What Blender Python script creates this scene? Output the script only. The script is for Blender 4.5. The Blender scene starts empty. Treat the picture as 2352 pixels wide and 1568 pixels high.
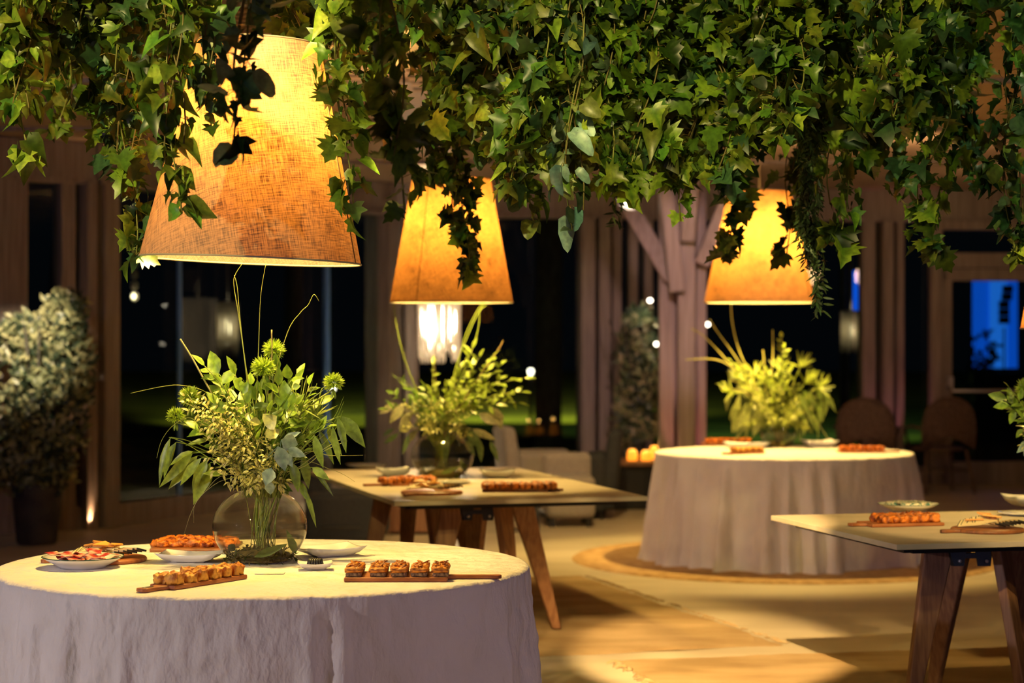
import bpy, bmesh, math, random
from mathutils import Vector, Matrix, noise
from math import sin, cos, pi, sqrt, radians
RND = random.Random(7)
COL = bpy.context.scene.collection
SC = bpy.context.scene
# ---------------------------------------------------------------- camera
FPX = 4650.0; CAMZ = 1.5
cd = bpy.data.cameras.new('camera'); cam = bpy.data.objects.new('camera', cd); COL.objects.link(cam)
cam.location = (0, 0, CAMZ); cam.rotation_euler = (radians(90), 0, 0)
cd.sensor_width = 36.0; cd.lens = FPX / 2352 * 36.0; cd.clip_start = .05; cd.clip_end = 300
cd.dof.use_dof = True; cd.dof.focus_distance = 6.75; cd.dof.aperture_fstop = 2.6
SC.camera = cam
# ---------------------------------------------------------------- world, exposure
w = bpy.data.worlds.new('night'); SC.world = w; w.use_nodes = True
bg = w.node_tree.nodes['Background']; bg.inputs[0].default_value = (.35, .5, .75, 1); bg.inputs[1].default_value = .0035
SC.view_settings.view_transform = 'Standard'; SC.view_settings.look = 'None'
SC.view_settings.exposure = 0.0; SC.view_settings.gamma = 1.0; SC.view_settings.use_curve_mapping = False
try:
    SC.cycles.max_bounces = 8; SC.cycles.transparent_max_bounces = 16; SC.cycles.transmission_bounces = 8
    SC.cycles.sample_clamp_indirect = 6; SC.cycles.use_denoising = True
    SC.cycles.caustics_reflective = False
except Exception: pass
# ---------------------------------------------------------------- room lights and added fill spots
WARM = (1, .70, .36); MAUVE = (.62, .42, 1.0); BLUE = (.25, .35, 1.0)
def aim(o, tgt): o.rotation_euler = (Vector(tgt) - o.location).to_track_quat('-Z', 'Y').to_euler()
def spot(name, loc, tgt, power, color, ang=40, blend=.5, size=.05):
    l = bpy.data.lights.new(name, 'SPOT'); l.energy = power; l.color = color; l.spot_size = radians(ang); l.spot_blend = blend
    l.shadow_soft_size = size; o = bpy.data.objects.new(name, l); COL.objects.link(o); o.location = loc; aim(o, tgt); return o
def point(name, loc, power, color, size=.04):
    l = bpy.data.lights.new(name, 'POINT'); l.energy = power; l.color = color; l.shadow_soft_size = size
    o = bpy.data.objects.new(name, l); COL.objects.link(o); o.location = loc; return o
# ceiling spots that shine through the hanging ivy onto the floor and tables
WL = (1, .66, .24)
spot('ceiling_spot', (.35, 4.6, 3.05), (.95, 9.65, 0), 5200, (1, .64, .24), 14.5, .45, .012)
spot('ceiling_spot', (-.5, 5.0, 3.05), (.25, 9.7, 0), 1500, (1, .64, .24), 13, .5, .012)
spot('ceiling_spot', (1.9, 4.8, 3.05), (1.85, 9.6, 0), 620, WL, 15, .5, .012)
spot('ceiling_spot', (2.9, 4.4, 3.05), (2.2, 8.6, .4), 70, WL, 24, .5, .015)
spot('ceiling_spot', (-.9, 5.6, 3.05), (-.2, 10.4, .6), 420, WL, 26, .5, .015)
spot('ceiling_spot', (.6, 14.2, 3.05), (.7, 15.8, 0), 240, WL, 95, .8, .05)
spot('ceiling_spot', (1.9, 13.0, 3.05), (1.8, 14.2, .2), 40, WL, 66, .8, .05)
# spots in front of the ivy, raking down over the hanging leaves
WI = (1, .80, .28)
spot('ivy_wash', (.4, 4.4, 2.9), (.55, 7.4, 2.1), 130, WI, 22, .9, .02)
spot('added_fill_spot', (2.6, -1.0, 1.0), (2.0, 7.7, .6), 75, (.45, .50, 1.0), 18, .7, .08)  # unseen blue fill added for the right-hand trestle table's edge and legs
spot('added_column_wash', (1.1, 13.2, 2.9), (1.5, 17.6, 1.9), 400, (1, .62, .58), 26, .7, .08)  # pinkish spot added to brighten the timber column
spot('added_accent_spot', (-2.0, 3.6, 3.0), (-.86, 6.85, 1.15), 170, (1, .74, .26), 17, .7, .03)  # warm side fill added for the near bouquet and tabletop
spot('added_accent_spot', (2.7, 6.1, 3.05), (1.58, 7.9, 2.3), 60, (.9, 1, .55), 17, .6, .02)  # narrow spot added to highlight the pale garland near the door
spot('added_fill_spot', (-3.4, 1.5, 1.9), (-.9, 6.9, 2.05), 100, (.88, .62, .74), 13, .6, .05)  # unseen mauve fill added for the largest lampshade
spot('ivy_wash', (-2.2, 4.6, 3.0), (-1.2, 7.2, 2.45), 330, WI, 70, .9, .02)
spot('ivy_wash', (.1, 4.6, 3.0), (.6, 7.6, 2.45), 230, WI, 70, .9, .02)
spot('ivy_wash', (2.2, 5.0, 3.0), (2.2, 8.0, 2.3), 60, (.9, 1, .4), 70, .9, .02)
# unseen lights added to brighten the far ceiling
for x_, y_, p_ in ((-.9, 11.5, 34), (2.9, 15.5, 75), (4.8, 18.0, 26)): spot('added_ceiling_wash', (x_, y_, 2.3), (x_+.2, y_+1.5, 3.1), p_, (1, .58, .26), 140, .9, .1)
# unseen fill spots added from both sides and behind the camera
spot('added_fill_spot', (-5.2, 3.6, 1.9), (-.9, 6.4, .35), 380, (.92, .80, .90), 40, .8, .05)
spot('added_fill_spot', (4.0, 3.4, 1.8), (-.5, 6.3, .4), 150, (.86, .64, .86), 40, .8, .06)
spot('added_fill_spot', (-.3, -2.5, 2.3), (-.6, 6.6, .9), 80, (.85, .58, .72), 34, .8, .1)
spot('added_fill_spot', (4.6, 3.0, 2.7), (1.2, 17.5, 1.7), 240, (.95, .56, .66), 36, .8, .2)
spot('added_fill_spot', (-3.2, 10.3, 2.3), (1.6, 13.4, .45), 260, (1, .66, .52), 24, .6, .15)
spot('added_fill_spot', (-4.4, 8.0, 2.7), (-3.2, 17.0, 1.8), 60, (.3, .32, 1.0), 60, .8, .15)
# ---------------------------------------------------------------- helpers
def W(px, py, d): return Vector(((px - 1176) / FPX * d, d, CAMZ - (py - 784) / FPX * d))
def F(px, py, z=0.0): return W(px, py, FPX * (CAMZ - z) / (py - 784))
TZ = .74
def lin(c):
    if isinstance(c, str): c = [int(c[i:i+2], 16) / 255 for i in (0, 2, 4)]
    return tuple(x / 12.92 if x <= .04045 else ((x + .055) / 1.055) ** 2.4 for x in c)
class MB:
    def __init__(s): s.v = []; s.f = []; s.c = []; s.col = (1, 1, 1); s.sm = []
    def add(s, vs, fs, cols=None, smooth=True):
        o = len(s.v); s.v += [tuple(v) for v in vs]; s.f += [tuple(i + o for i in f) for f in fs]
        s.c += (cols if cols else [s.col] * len(vs)); s.sm += [smooth] * len(fs)
    def box(s, c, size, rz=0, M=None):
        x, y, z = [a / 2 for a in size]
        vs = [Vector((i*x, j*y, k*z)) for i in (-1, 1) for j in (-1, 1) for k in (-1, 1)]
        R = M if M else Matrix.Rotation(rz, 3, 'Z'); c = Vector(c)
        s.add([R @ v + c for v in vs], [(0,1,3,2),(4,6,7,5),(0,4,5,1),(2,3,7,6),(0,2,6,4),(1,5,7,3)], smooth=False)
    def hexa(s, bot, top):
        s.add(list(bot) + list(top), [(3,2,1,0),(4,5,6,7),(0,1,5,4),(1,2,6,5),(2,3,7,6),(3,0,4,7)], smooth=False)
    def tube(s, pts, r, n=6, cap=True):
        pts = [Vector(p) for p in pts]
        if not isinstance(r, (list, tuple)): r = [r] * len(pts)
        vs = []; a = None
        for i, p in enumerate(pts):
            t = (pts[min(i+1, len(pts)-1)] - pts[max(i-1, 0)])
            t = t.normalized() if t.length > 1e-9 else Vector((0, 0, 1))
            if a is None: a = t.orthogonal().normalized()
            a = (a - t * a.dot(t)); a = a.normalized() if a.length > 1e-6 else t.orthogonal().normalized()
            b = t.cross(a)
            vs += [p + (a * cos(2*pi*k/n) + b * sin(2*pi*k/n)) * r[i] for k in range(n)]
        fs = [(i*n+k, i*n+(k+1) % n, (i+1)*n+(k+1) % n, (i+1)*n+k) for i in range(len(pts)-1) for k in range(n)]
        if cap: fs += [tuple(range(n-1, -1, -1)), tuple((len(pts)-1)*n+k for k in range(n))]
        s.add(vs, fs)
    def lathe(s, prof, n=40, c=(0, 0, 0), sq=None):
        c = Vector(c); vs = []
        for r, z in prof: vs += [c + Vector((r*cos(2*pi*k/n), r*sin(2*pi*k/n), z)) for k in range(n)]
        fs = [(i*n+k, i*n+(k+1) % n, (i+1)*n+(k+1) % n, (i+1)*n+k) for i in range(len(prof)-1) for k in range(n)]
        s.add(vs, fs)
    def poly(s, pts, z0, z1, M=None):
        n = len(pts); vs = [Vector((x, y, z0)) for x, y in pts] + [Vector((x, y, z1)) for x, y in pts]
        if M: vs = [M @ v for v in vs]
        s.add(vs, [tuple(range(n-1, -1, -1)), tuple(range(n, 2*n))] + [(i, (i+1) % n, n+(i+1) % n, n+i) for i in range(n)], smooth=False)
    def leaf(s, base, d, up, L, Wd, shape, c1, c2, fold=.25, curl=.2):
        d = d.normalized(); up = up - d * up.dot(d)
        up = up.normalized() if up.length > 1e-5 else d.orthogonal().normalized(); sd = d.cross(up)
        vs = []; cs = []; n = len(shape)
        for tm, te, w in shape:
            for t, ww in ((tm, 0), (te, w), (te, -w)):
                vs.append(base + d*(t*L) + sd*(ww*Wd) + up*(fold*abs(ww)*Wd - curl*t*t*L)); cs.append(c1 if ww == 0 else c2)
        fs = []
        for i in range(n-1):
            a = 3*i; b = a+3
            if shape[i][2] == 0: fs += [(a, b, b+1), (a, b+2, b)]
            elif shape[i+1][2] == 0: fs += [(a, b, a+1), (a, a+2, b)]
            else: fs += [(a, b, b+1, a+1), (a, a+2, b+2, b)]
        s.add(vs, fs, cs)
    def build(s, name, mat, parent=None, loc=None, bevel=0, seg=2, sub=0, solid=0):
        m = bpy.data.meshes.new(name); m.from_pydata(s.v, [], s.f); m.validate()
        if len(m.polygons) == len(s.sm): m.polygons.foreach_set('use_smooth', s.sm)
        if len(m.vertices) == len(s.c):
            at = m.color_attributes.new('tint', 'FLOAT_COLOR', 'POINT')
            at.data.foreach_set('color', [x for c in s.c for x in (c[0], c[1], c[2], 1)])
        m.materials.append(mat); o = bpy.data.objects.new(name, m); COL.objects.link(o)
        if parent: o.parent = parent
        if loc is not None: o.location = loc
        if solid:
            md = o.modifiers.new('s', 'SOLIDIFY'); md.thickness = solid; md.offset = 0
        if bevel:
            md = o.modifiers.new('b', 'BEVEL'); md.width = bevel; md.segments = seg; md.limit_method = 'ANGLE'
        if sub:
            md = o.modifiers.new('u', 'SUBSURF'); md.levels = sub; md.render_levels = sub
        return o
def tag(o, label, cat=None, group=None, kind=None):
    if label: o['label'] = label
    if cat: o['category'] = cat
    if group: o['group'] = group
    if kind: o['kind'] = kind
    return o
def thing(name, label, cat, loc=(0, 0, 0), rz=0, group=None):
    o = bpy.data.objects.new(name, None); COL.objects.link(o); o.location = loc; o.rotation_euler = (0, 0, rz); o.empty_display_size = .1
    return tag(o, label, cat, group)
def struct(o): o['kind'] = 'structure'; return o
def dup(root, loc, rz, label, group=None, scale=None):
    r = root.copy(); COL.objects.link(r); r.location = loc; r.rotation_euler = (0, 0, rz); r['label'] = label
    if group: r['group'] = group
    if scale: r.scale = (scale,)*3
    for ch in list(root.children):
        c = ch.copy(); COL.objects.link(c); c.parent = r
        for g in ch.children: e = g.copy(); COL.objects.link(e); e.parent = c
    return r
def bez(p0, p1, p2, p3, n=8):
    out = []
    for i in range(n+1):
        t = i/n; u = 1-t; out.append(p0*u**3 + p1*3*u*u*t + p2*3*u*t*t + p3*t**3)
    return out
# ---------------------------------------------------------------- materials
def mat(name, base, rough=.6, tex=None, bump=None, metal=0, spec=.5, attr=False, trans=0, emit=None, coat=0, coords='Object', sheen=0):
    m = bpy.data.materials.new(name); m.use_nodes = True; nt = m.node_tree; N = nt.nodes; L = nt.links
    p = N['Principled BSDF']; out = N['Material Output']; p.inputs['Roughness'].default_value = rough; p.inputs['Metallic'].default_value = metal
    p.inputs['Specular IOR Level'].default_value = spec; p.inputs['Coat Weight'].default_value = coat; p.inputs['Sheen Weight'].default_value = sheen
    base = lin(base) if isinstance(base, str) else base
    p.inputs['Base Color'].default_value = (*base, 1); tc = N.new('ShaderNodeTexCoord'); src = None
    def ntex(scale, detail=4, st=(1, 1, 1)):
        mp = N.new('ShaderNodeMapping'); mp.inputs['Scale'].default_value = st; L.new(tc.outputs[coords], mp.inputs[0])
        nz = N.new('ShaderNodeTexNoise'); nz.inputs['Scale'].default_value = scale; nz.inputs['Detail'].default_value = detail; L.new(mp.outputs[0], nz.inputs[0]); return nz
    if tex:
        nz = ntex(tex[0], 5, tex[3] if len(tex) > 3 else (1, 1, 1)); r = N.new('ShaderNodeValToRGB'); L.new(nz.outputs[0], r.inputs[0])
        r.color_ramp.elements[0].position = tex[4] if len(tex) > 4 else .35; r.color_ramp.elements[1].position = tex[5] if len(tex) > 5 else .65
        a, b = tex[1], tex[2]; a = lin(a) if isinstance(a, str) else a; b = lin(b) if isinstance(b, str) else b
        r.color_ramp.elements[0].color = (*a, 1); r.color_ramp.elements[1].color = (*b, 1); src = r.outputs[0]
    if attr:
        at = N.new('ShaderNodeVertexColor'); at.layer_name = 'tint'
        if src:
            mx = N.new('ShaderNodeMix'); mx.data_type = 'RGBA'; mx.blend_type = 'MULTIPLY'; mx.inputs[0].default_value = 1
            L.new(at.outputs[0], mx.inputs[6]); L.new(src, mx.inputs[7]); src = mx.outputs[2]
        else: src = at.outputs[0]
    if src: L.new(src, p.inputs['Base Color'])
    if bump:
        nz = ntex(bump[0], 6, bump[2] if len(bump) > 2 else (1, 1, 1)); b = N.new('ShaderNodeBump'); b.inputs['Strength'].default_value = bump[1]
        b.inputs['Distance'].default_value = bump[3] if len(bump) > 3 else .01; L.new(nz.outputs[0], b.inputs['Height']); L.new(b.outputs[0], p.inputs['Normal'])
    if emit: p.inputs['Emission Color'].default_value = (*emit[0], 1); p.inputs['Emission Strength'].default_value = emit[1]
    if trans:
        tr = N.new('ShaderNodeBsdfTranslucent'); mx = N.new('ShaderNodeMixShader'); mx.inputs[0].default_value = trans
        if src: L.new(src, tr.inputs[0])
        else: tr.inputs[0].default_value = (*base, 1)
        L.new(p.outputs[0], mx.inputs[1]); L.new(tr.outputs[0], mx.inputs[2]); L.new(mx.outputs[0], out.inputs[0])
    return m
def thin_glass(name, tint=(1, 1, 1), refl=1.0, ior=1.45):
    m = bpy.data.materials.new(name); m.use_nodes = True; nt = m.node_tree; N = nt.nodes; L = nt.links; N.remove(N['Principled BSDF'])
    t = N.new('ShaderNodeBsdfTransparent'); t.inputs[0].default_value = (*tint, 1); g = N.new('ShaderNodeBsdfGlossy'); g.inputs['Roughness'].default_value = .01
    lw = N.new('ShaderNodeLayerWeight'); lw.inputs[0].default_value = .5; pw = N.new('ShaderNodeMath'); pw.operation = 'POWER'; pw.inputs[1].default_value = 4.0; L.new(lw.outputs['Facing'], pw.inputs[0])
    ml = N.new('ShaderNodeMath'); ml.operation = 'MULTIPLY_ADD'; ml.inputs[1].default_value = .75*refl; ml.inputs[2].default_value = ((ior-1)/(ior+1))**2*refl; L.new(pw.outputs[0], ml.inputs[0])
    mx = N.new('ShaderNodeMixShader'); L.new(ml.outputs[0], mx.inputs[0]); L.new(t.outputs[0], mx.inputs[1]); L.new(g.outputs[0], mx.inputs[2])
    L.new(mx.outputs[0], N['Material Output'].inputs[0]); return m
def refr(name, color, ior):
    m = bpy.data.materials.new(name); m.use_nodes = True; p = m.node_tree.nodes['Principled BSDF']
    p.inputs['Base Color'].default_value = (*color, 1); p.inputs['Roughness'].default_value = 0; p.inputs['Transmission Weight'].default_value = 1; p.inputs['IOR'].default_value = ior; return m
M = {}
M['linen'] = mat('linen_cloth', (.78, .74, .68), .85, tex=(3, (.72, .68, .62), (.82, .78, .72)), bump=(11, 1.0, (1, 1, .5), .035), sheen=.1)
M['leaf'] = mat('leaf', (.1, .2, .05), .38, attr=True, trans=.28, tex=(55, (.72, .72, .72), (1.25, 1.25, 1.1)))
M['stem'] = mat('stem', (.3, .35, .1), .6, attr=True, trans=.1)
M['wood'] = mat('frame_timber', (.3, .2, .14), .6, tex=(3, (.20, .16, .145), (.32, .265, .24), (14, 14, .7)), bump=(8, .2, (12, 12, .6)))
M['oak'] = mat('oak', (.4, .2, .1), .5, tex=(4, (.20, .09, .05), (.34, .17, .09), (16, 16, .8)), bump=(10, .15, (12, 12, .6)))
M['board'] = mat('board_wood', (.35, .12, .04), .45, tex=(6, (.26, .075, .02), (.42, .15, .05), (2, 14, 3)))
M['boardd'] = mat('dark_board_wood', (.2, .07, .03), .45, tex=(6, (.14, .05, .02), (.30, .11, .04), (2, 14, 3)))
M['ceil'] = mat('ceiling_panel', (.5, .34, .22), .7, tex=(2, (.50, .36, .25), (.60, .45, .33), (1, 9, 1)), bump=(40, .1, (.3, 3, 1)))
M['vent'] = mat('vent', (.05, .035, .025), .8)
M['floor'] = mat('floor_stone', (.4, .34, .26), .5, tex=(.9, (.44, .38, .28), (.56, .49, .37), (1, 3, 1)), bump=(30, .08), spec=.35)
M['jute'] = mat('jute', (.5, .33, .17), .95, tex=(1.6, (.44, .30, .15), (.64, .46, .26), (1, 2.2, 1)), bump=(9, .8, (14, 60, 1), .02), spec=.1)
M['jutec'] = mat('round_jute', (.5, .33, .17), .95, tex=(14, (.40, .25, .11), (.56, .38, .19)), bump=(60, .6), spec=.1)
M['black'] = mat('black_steel', (.012, .013, .016), .4)
M['ceramic'] = mat('ceramic_top', (.5, .42, .33), .45, tex=(2.2, (.46, .40, .31), (.56, .49, .39), (1, 4, 1)), spec=.5)
M['white'] = mat('white_porcelain', (.8, .78, .76), .12, tex=(5, (.78, .76, .74), (.84, .82, .8)), coat=.4)
M['rim'] = mat('green_rim_glaze', (.02, .07, .06), .25)
M['speck'] = mat('speckled_glaze', (.5, .5, .45), .2, tex=(90, (.05, .16, .15), (.85, .75, .6), (1, 1, 1), .45, .55))
M['glassbowl'] = thin_glass('bowl_glass', (.97, .985, .98), 1.6, 1.5)
M['pane'] = thin_glass('window_glass', (.80, .86, .84), .55, 1.45)
M['water'] = thin_glass('water', (.88, .86, .72), .7, 1.33)
M['moss'] = mat('moss', (.08, .07, .02), .9, attr=True, tex=(30, (.5, .5, .5), (1.3, 1.3, 1.2)), bump=(60, .8))
M['grey'] = mat('grey_upholstery', (.36, .33, .31), .9, tex=(60, (.32, .29, .27), (.40, .37, .35)), bump=(200, .3), sheen=.3)
M['dark'] = mat('charcoal_upholstery', (.035, .042, .05), .85, tex=(50, (.03, .036, .043), (.045, .052, .062)), bump=(200, .3))
M['cane'] = mat('rattan_cane', (.13, .08, .06), .55, tex=(40, (.09, .055, .04), (.18, .12, .09)), bump=(120, .5))
M['pot'] = mat('pot', (.03, .03, .035), .6, tex=(8, (.02, .02, .025), (.05, .045, .04)))
M['foca'] = mat('yellow_focaccia', (.7, .4, .07), .55, tex=(38, (.42, .12, .01), (.86, .45, .06), (1, 1, 1), .40, .56), bump=(70, .9, (1, 1, 1), .006))
M['orange'] = mat('orange_focaccia', (.6, .2, .02), .45, tex=(34, (.16, .025, .005), (.78, .23, .02), (1, 1, 1), .38, .6), bump=(70, 1, (1, 1, 1), .006))
M['filo'] = mat('flaky_pastry', (.6, .28, .06), .4, tex=(42, (.22, .05, .01), (.80, .31, .03), (1, 1, 3), .40, .58), bump=(50, 1, (1, 1, 4), .006), coat=.2)
M['fill'] = mat('pastry_filling', (.16, .08, .03), .6, tex=(120, (.07, .03, .015), (.42, .28, .14)))
M['cheese'] = mat('cheese', (.78, .62, .30), .45, tex=(12, (.74, .58, .28), (.82, .68, .36)))
M['ocheese'] = mat('orange_cheese', (.80, .38, .08), .45, tex=(12, (.75, .33, .06), (.85, .45, .12)))
M['rind'] = mat('dark_rind', (.03, .025, .02), .5)
M['ham'] = mat('cured_ham', (.5, .08, .05), .4, tex=(26, (.42, .035, .03), (.80, .45, .33), (1, 1, 1), .45, .62))
M['cream'] = mat('candle_wax', (.8, .6, .3), .5, emit=((1, .26, .01), 1.7))
M['bulb'] = mat('bulb', (1, .9, .7), .5, emit=((1, .78, .45), 7))
M['fairy'] = mat('fairy_bulb', (1, .95, .85), .5, emit=((1, .85, .65), 9))
M['fringe'] = mat('fringe_strand', (.85, .8, .7), .5, tex=(30, (.7, .64, .54), (.92, .88, .8)), trans=.6)
M['glowfringe'] = mat('fringe_strand_added_glow', (.85, .8, .7), .5, tex=(30, (.7, .64, .54), (.92, .88, .8)), emit=((1, .70, .38), .42))  # emission imitates bulb light glowing through the strands
M['screen'] = mat('blue_light_wall', (.0, .1, .6), .6, emit=((.004, .12, .95), .85))
M['screen2'] = mat('pale_blue_light_wall', (.0, .15, .6), .6, emit=((.02, .2, 1.0), 1.0))
M['lawn'] = mat('lawn', (.08, .10, .01), .95, tex=(.5, (.03, .04, .003), (.16, .16, .01)), bump=(40, .6))
M['bark'] = mat('bark', (.05, .045, .035), .9, tex=(6, (.03, .028, .02), (.09, .08, .06), (6, 6, 1)), bump=(14, .8, (6, 6, 1)))
M['metal'] = mat('brushed_metal', (.6, .58, .62), .35, metal=.6)
M['blue'] = mat('blue_mullion', (.1, .25, .7), .5)  # plain blue colour for the two thin mullions
M['cord'] = mat('lamp_cord', (.3, .26, .2), .6)
M['cable'] = mat('dark_seam', (.12, .07, .03), .7)
def shade_mat():
    m = bpy.data.materials.new('shade_linen'); m.use_nodes = True; nt = m.node_tree; N = nt.nodes; L = nt.links; N.remove(N['Principled BSDF'])
    tc = N.new('ShaderNodeTexCoord')
    def th(sc, st, rot=0, lo=.35, hi=.62, det=3):
        mp = N.new('ShaderNodeMapping'); mp.inputs['Scale'].default_value = st; r0 = N.new('ShaderNodeMapping'); r0.inputs['Rotation'].default_value = (0, 0, rot)
        L.new(tc.outputs['UV'], r0.inputs[0]); L.new(r0.outputs[0], mp.inputs[0])
        nz = N.new('ShaderNodeTexNoise'); nz.inputs['Scale'].default_value = sc; nz.inputs['Detail'].default_value = det; L.new(mp.outputs[0], nz.inputs[0])
        mr = N.new('ShaderNodeMapRange'); mr.inputs[1].default_value = lo; mr.inputs[2].default_value = hi; L.new(nz.outputs[0], mr.inputs[0]); return mr.outputs[0]
    a = th(1, (18, 300, 1), .45); b = th(1, (300, 18, 1), .45); c = th(6, (1, 1, 1))
    def mth(op, x, y):
        n = N.new('ShaderNodeMath'); n.operation = op
        for i, q in enumerate((x, y)):
            if isinstance(q, (int, float)): n.inputs[i].default_value = q
            else: L.new(q, n.inputs[i])
        return n.outputs[0]
    f = mth('MULTIPLY', mth('ADD', a, b), .5); f = mth('ADD', mth('MULTIPLY', f, .85), mth('MULTIPLY', c, .15))
    cr = N.new('ShaderNodeValToRGB'); L.new(f, cr.inputs[0]); cr.color_ramp.elements[0].position = .2; cr.color_ramp.elements[1].position = .72
    cr.color_ramp.elements[0].color = (.016, .006, .0015, 1); cr.color_ramp.elements[1].color = (.135, .054, .014, 1)
    cd_ = N.new('ShaderNodeValToRGB'); L.new(f, cd_.inputs[0]); cd_.color_ramp.elements[0].color = (.22, .17, .15, 1); cd_.color_ramp.elements[1].color = (.48, .38, .32, 1)
    tr = N.new('ShaderNodeBsdfTranslucent'); L.new(cr.outputs[0], tr.inputs[0]); df = N.new('ShaderNodeBsdfDiffuse'); L.new(cd_.outputs[0], df.inputs[0])
    mx = N.new('ShaderNodeMixShader'); mx.inputs[0].default_value = .5; L.new(df.outputs[0], mx.inputs[1]); L.new(tr.outputs[0], mx.inputs[2]); L.new(mx.outputs[0], N['Material Output'].inputs[0]); return m
M['shade'] = shade_mat()
# ================================================================ the setting
WP = [(-9.0, 11.8), (-3.39, 16.3), (-1.22, 20.5), (.86, 20.85), (3.6, 21.3), (10.0, 21.8)]
def wallpt(px, seg):
    (x0, y0), (x1, y1) = WP[seg], WP[seg+1]; k = (px - 1176) / FPX   # x = k*y
    t = (k*y0 - x0) / ((x1-x0) - k*(y1-y0)); return Vector((x0 + (x1-x0)*t, y0 + (y1-y0)*t, 0))
b = MB(); poly = [(-9, -4), (10, -4)] + [(x, y) for x, y in reversed(WP)]
b.poly(poly, -.1, 0); struct(b.build('floor', M['floor']))
b = MB(); b.poly([(-9, -4), (10, -4)] + [(x, y) for x, y in reversed(WP)], 3.1, 3.25); struct(b.build('ceiling', M['ceil']))
b = MB(); b.poly([(x, y) for x, y in WP] + [(90, 25), (90, 110), (-90, 110), (-90, 14)], -.3, -.12); o = struct(b.build('lawn', M['lawn']))
names = ['wall_left', 'wall_middle_left', 'wall_middle', 'wall_middle_right', 'wall_right']
tn = [0]
for i in range(5):
    a = Vector((*WP[i], 0)); c = Vector((*WP[i+1], 0)); L_ = (c-a).length; d = (c-a).normalized(); ang = math.atan2(d.y, d.x); mid = (a+c)/2
    b = MB(); b.box((mid.x, mid.y, 2.93), (L_, .16, .33), ang); b.box((mid.x, mid.y, .09), (L_, .14, .18), ang)      # lintel and sill of the glazed wall
    b.box((mid.x, mid.y, 2.78), (L_, .22, .04), ang)
    struct(b.build(names[i], M['wood']))
    b = MB(); b.box((mid.x, mid.y, 1.47), (L_ - .02, .012, 2.58), ang); struct(b.build('window_%d' % (i+1), M['pane']))
def post(p0, p1, seg, depth=.22, z1=2.77, z0=0.0, off=0.0, m='wood', kind='trim'):
    A = wallpt(p0, seg); B = wallpt(p1, seg); d = (Vector((*WP[seg+1], 0)) - Vector((*WP[seg], 0))).normalized(); ang = math.atan2(d.y, d.x)
    nrm = Vector((d.y, -d.x, 0)); c = (A+B)/2 + nrm*(off); w_ = max((B-A).length * .93, .012)
    b = MB(); b.box((0, 0, (z0+z1)/2), (w_, depth, z1-z0), ang); tn[0] += 1
    o = b.build('trim_%d' % tn[0], M[m], loc=(c.x, c.y, 0), bevel=.008); return struct(o)
for args in [(-60, 55, 0), (130, 166, 0, .16), (178, 203, 0, .34), (212, 250, 1, .25), (866, 890, 1, .3), (899, 922, 1, .2), (924, 958, 2, .34), (1328, 1362, 2, .3), (1368, 1396, 2, .34),
             (1402, 1424, 2, .2), (1440, 1462, 2, .2), (1476, 1496, 2, .2), (1975, 2007, 4, .2), (2018, 2044, 4, .36), (2054, 2072, 4, .2)]: post(*args)
for args in [(408, 416, 1, .03), (745, 754, 1, .05)]: post(*args, m='blue')
# glazed door at the right with its push bar
A = wallpt(2130, 4); B = wallpt(2405, 4); dd = (B-A).normalized(); ang = math.atan2(dd.y, dd.x); Lw = (B-A).length
door = bpy.data.objects.new('door_1', None); COL.objects.link(door); door.location = (A.x, A.y-.12, 0); door.rotation_euler = (0, 0, ang); struct(door)
b = MB()
for x, w_ in ((.06, .12), (Lw-.06, .12)): b.box((x, 0, 1.38), (w_, .12, 2.76))
b.box((Lw/2, 0, 2.72), (Lw, .12, .1)); b.box((Lw/2, 0, 2.35), (Lw-.2, .10, .16)); b.build('door_frame', M['wood'], door, bevel=.006)
b = MB(); x0, x1 = .13, Lw-.13
for x in (x0+.05, x1-.05): b.box((x, 0, 1.15), (.1, .07, 2.26))
b.box(((x0+x1)/2, 0, 2.2), (x1-x0, .07, .13)); b.box(((x0+x1)/2, 0, .12), (x1-x0, .07, .24)); b.build('door_leaf', M['wood'], door, bevel=.005)
b = MB(); b.box(((x0+x1)/2, 0, 1.2), (x1-x0-.2, .012, 1.9)); b.build('door_glass', M['pane'], door)
b = MB(); z_ = CAMZ-(897-784)/FPX*21.3; b.box((x0+.06, -.09, z_+.1), (.05, .08, .1)); b.box((x1-.06, -.09, z_+.1), (.05, .08, .1))
b.tube([(x0+.06, -.1, z_+.12), (x0+.08, -.13, z_), (x1-.08, -.13, z_), (x1-.06, -.1, z_+.12)], .017, 8); tag(b.build('push_bar', M['metal'], door), 'pale metal push bar')
# vents and joints of the ceiling
def vent(px, py, w_, l_, n=6):
    p = F(px, py, 3.1) if py > 784 else W(px, py, FPX*1.6/(784-py)); o = thing('ceiling_vent', None, None, (p.x, p.y, 3.1)); o['kind'] = 'structure'
    b = MB(); b.box((0, 0, -.004), (w_, l_, .008)); b.build('vent_opening', M['vent'], o)
    b = MB()
    for i in range(n): b.box((0, -l_/2 + (i+.5)*l_/n, -.012), (w_, l_/n*.35, .012))
    b.build('vent_slat', M['ceil'], o)
for a in [(745, 130, .12, 1.2), (785, 140, .14, 1.6), (975, 170, .2, 1.8), (520, 45, .5, .8), (870, 300, .3, 1.6), (2262, 310, .11, 1.9), (2308, 310, .11, 1.9), (2275, 330, .11, .7), (2010, 340, .14, 1.4), (1840, 380, .2, 1.4), (150, 240, .3, .6), (1230, 330, .3, 1.2)]: vent(*a)
for y in (9.5, 12.3, 15.1, 17.9):
    b = MB(); b.box((0, y, 3.085), (26 if y < 12 else 12, .035, .03)); tn[0] += 1
    struct(b.build('trim_%d' % tn[0], M['wood']))
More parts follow.
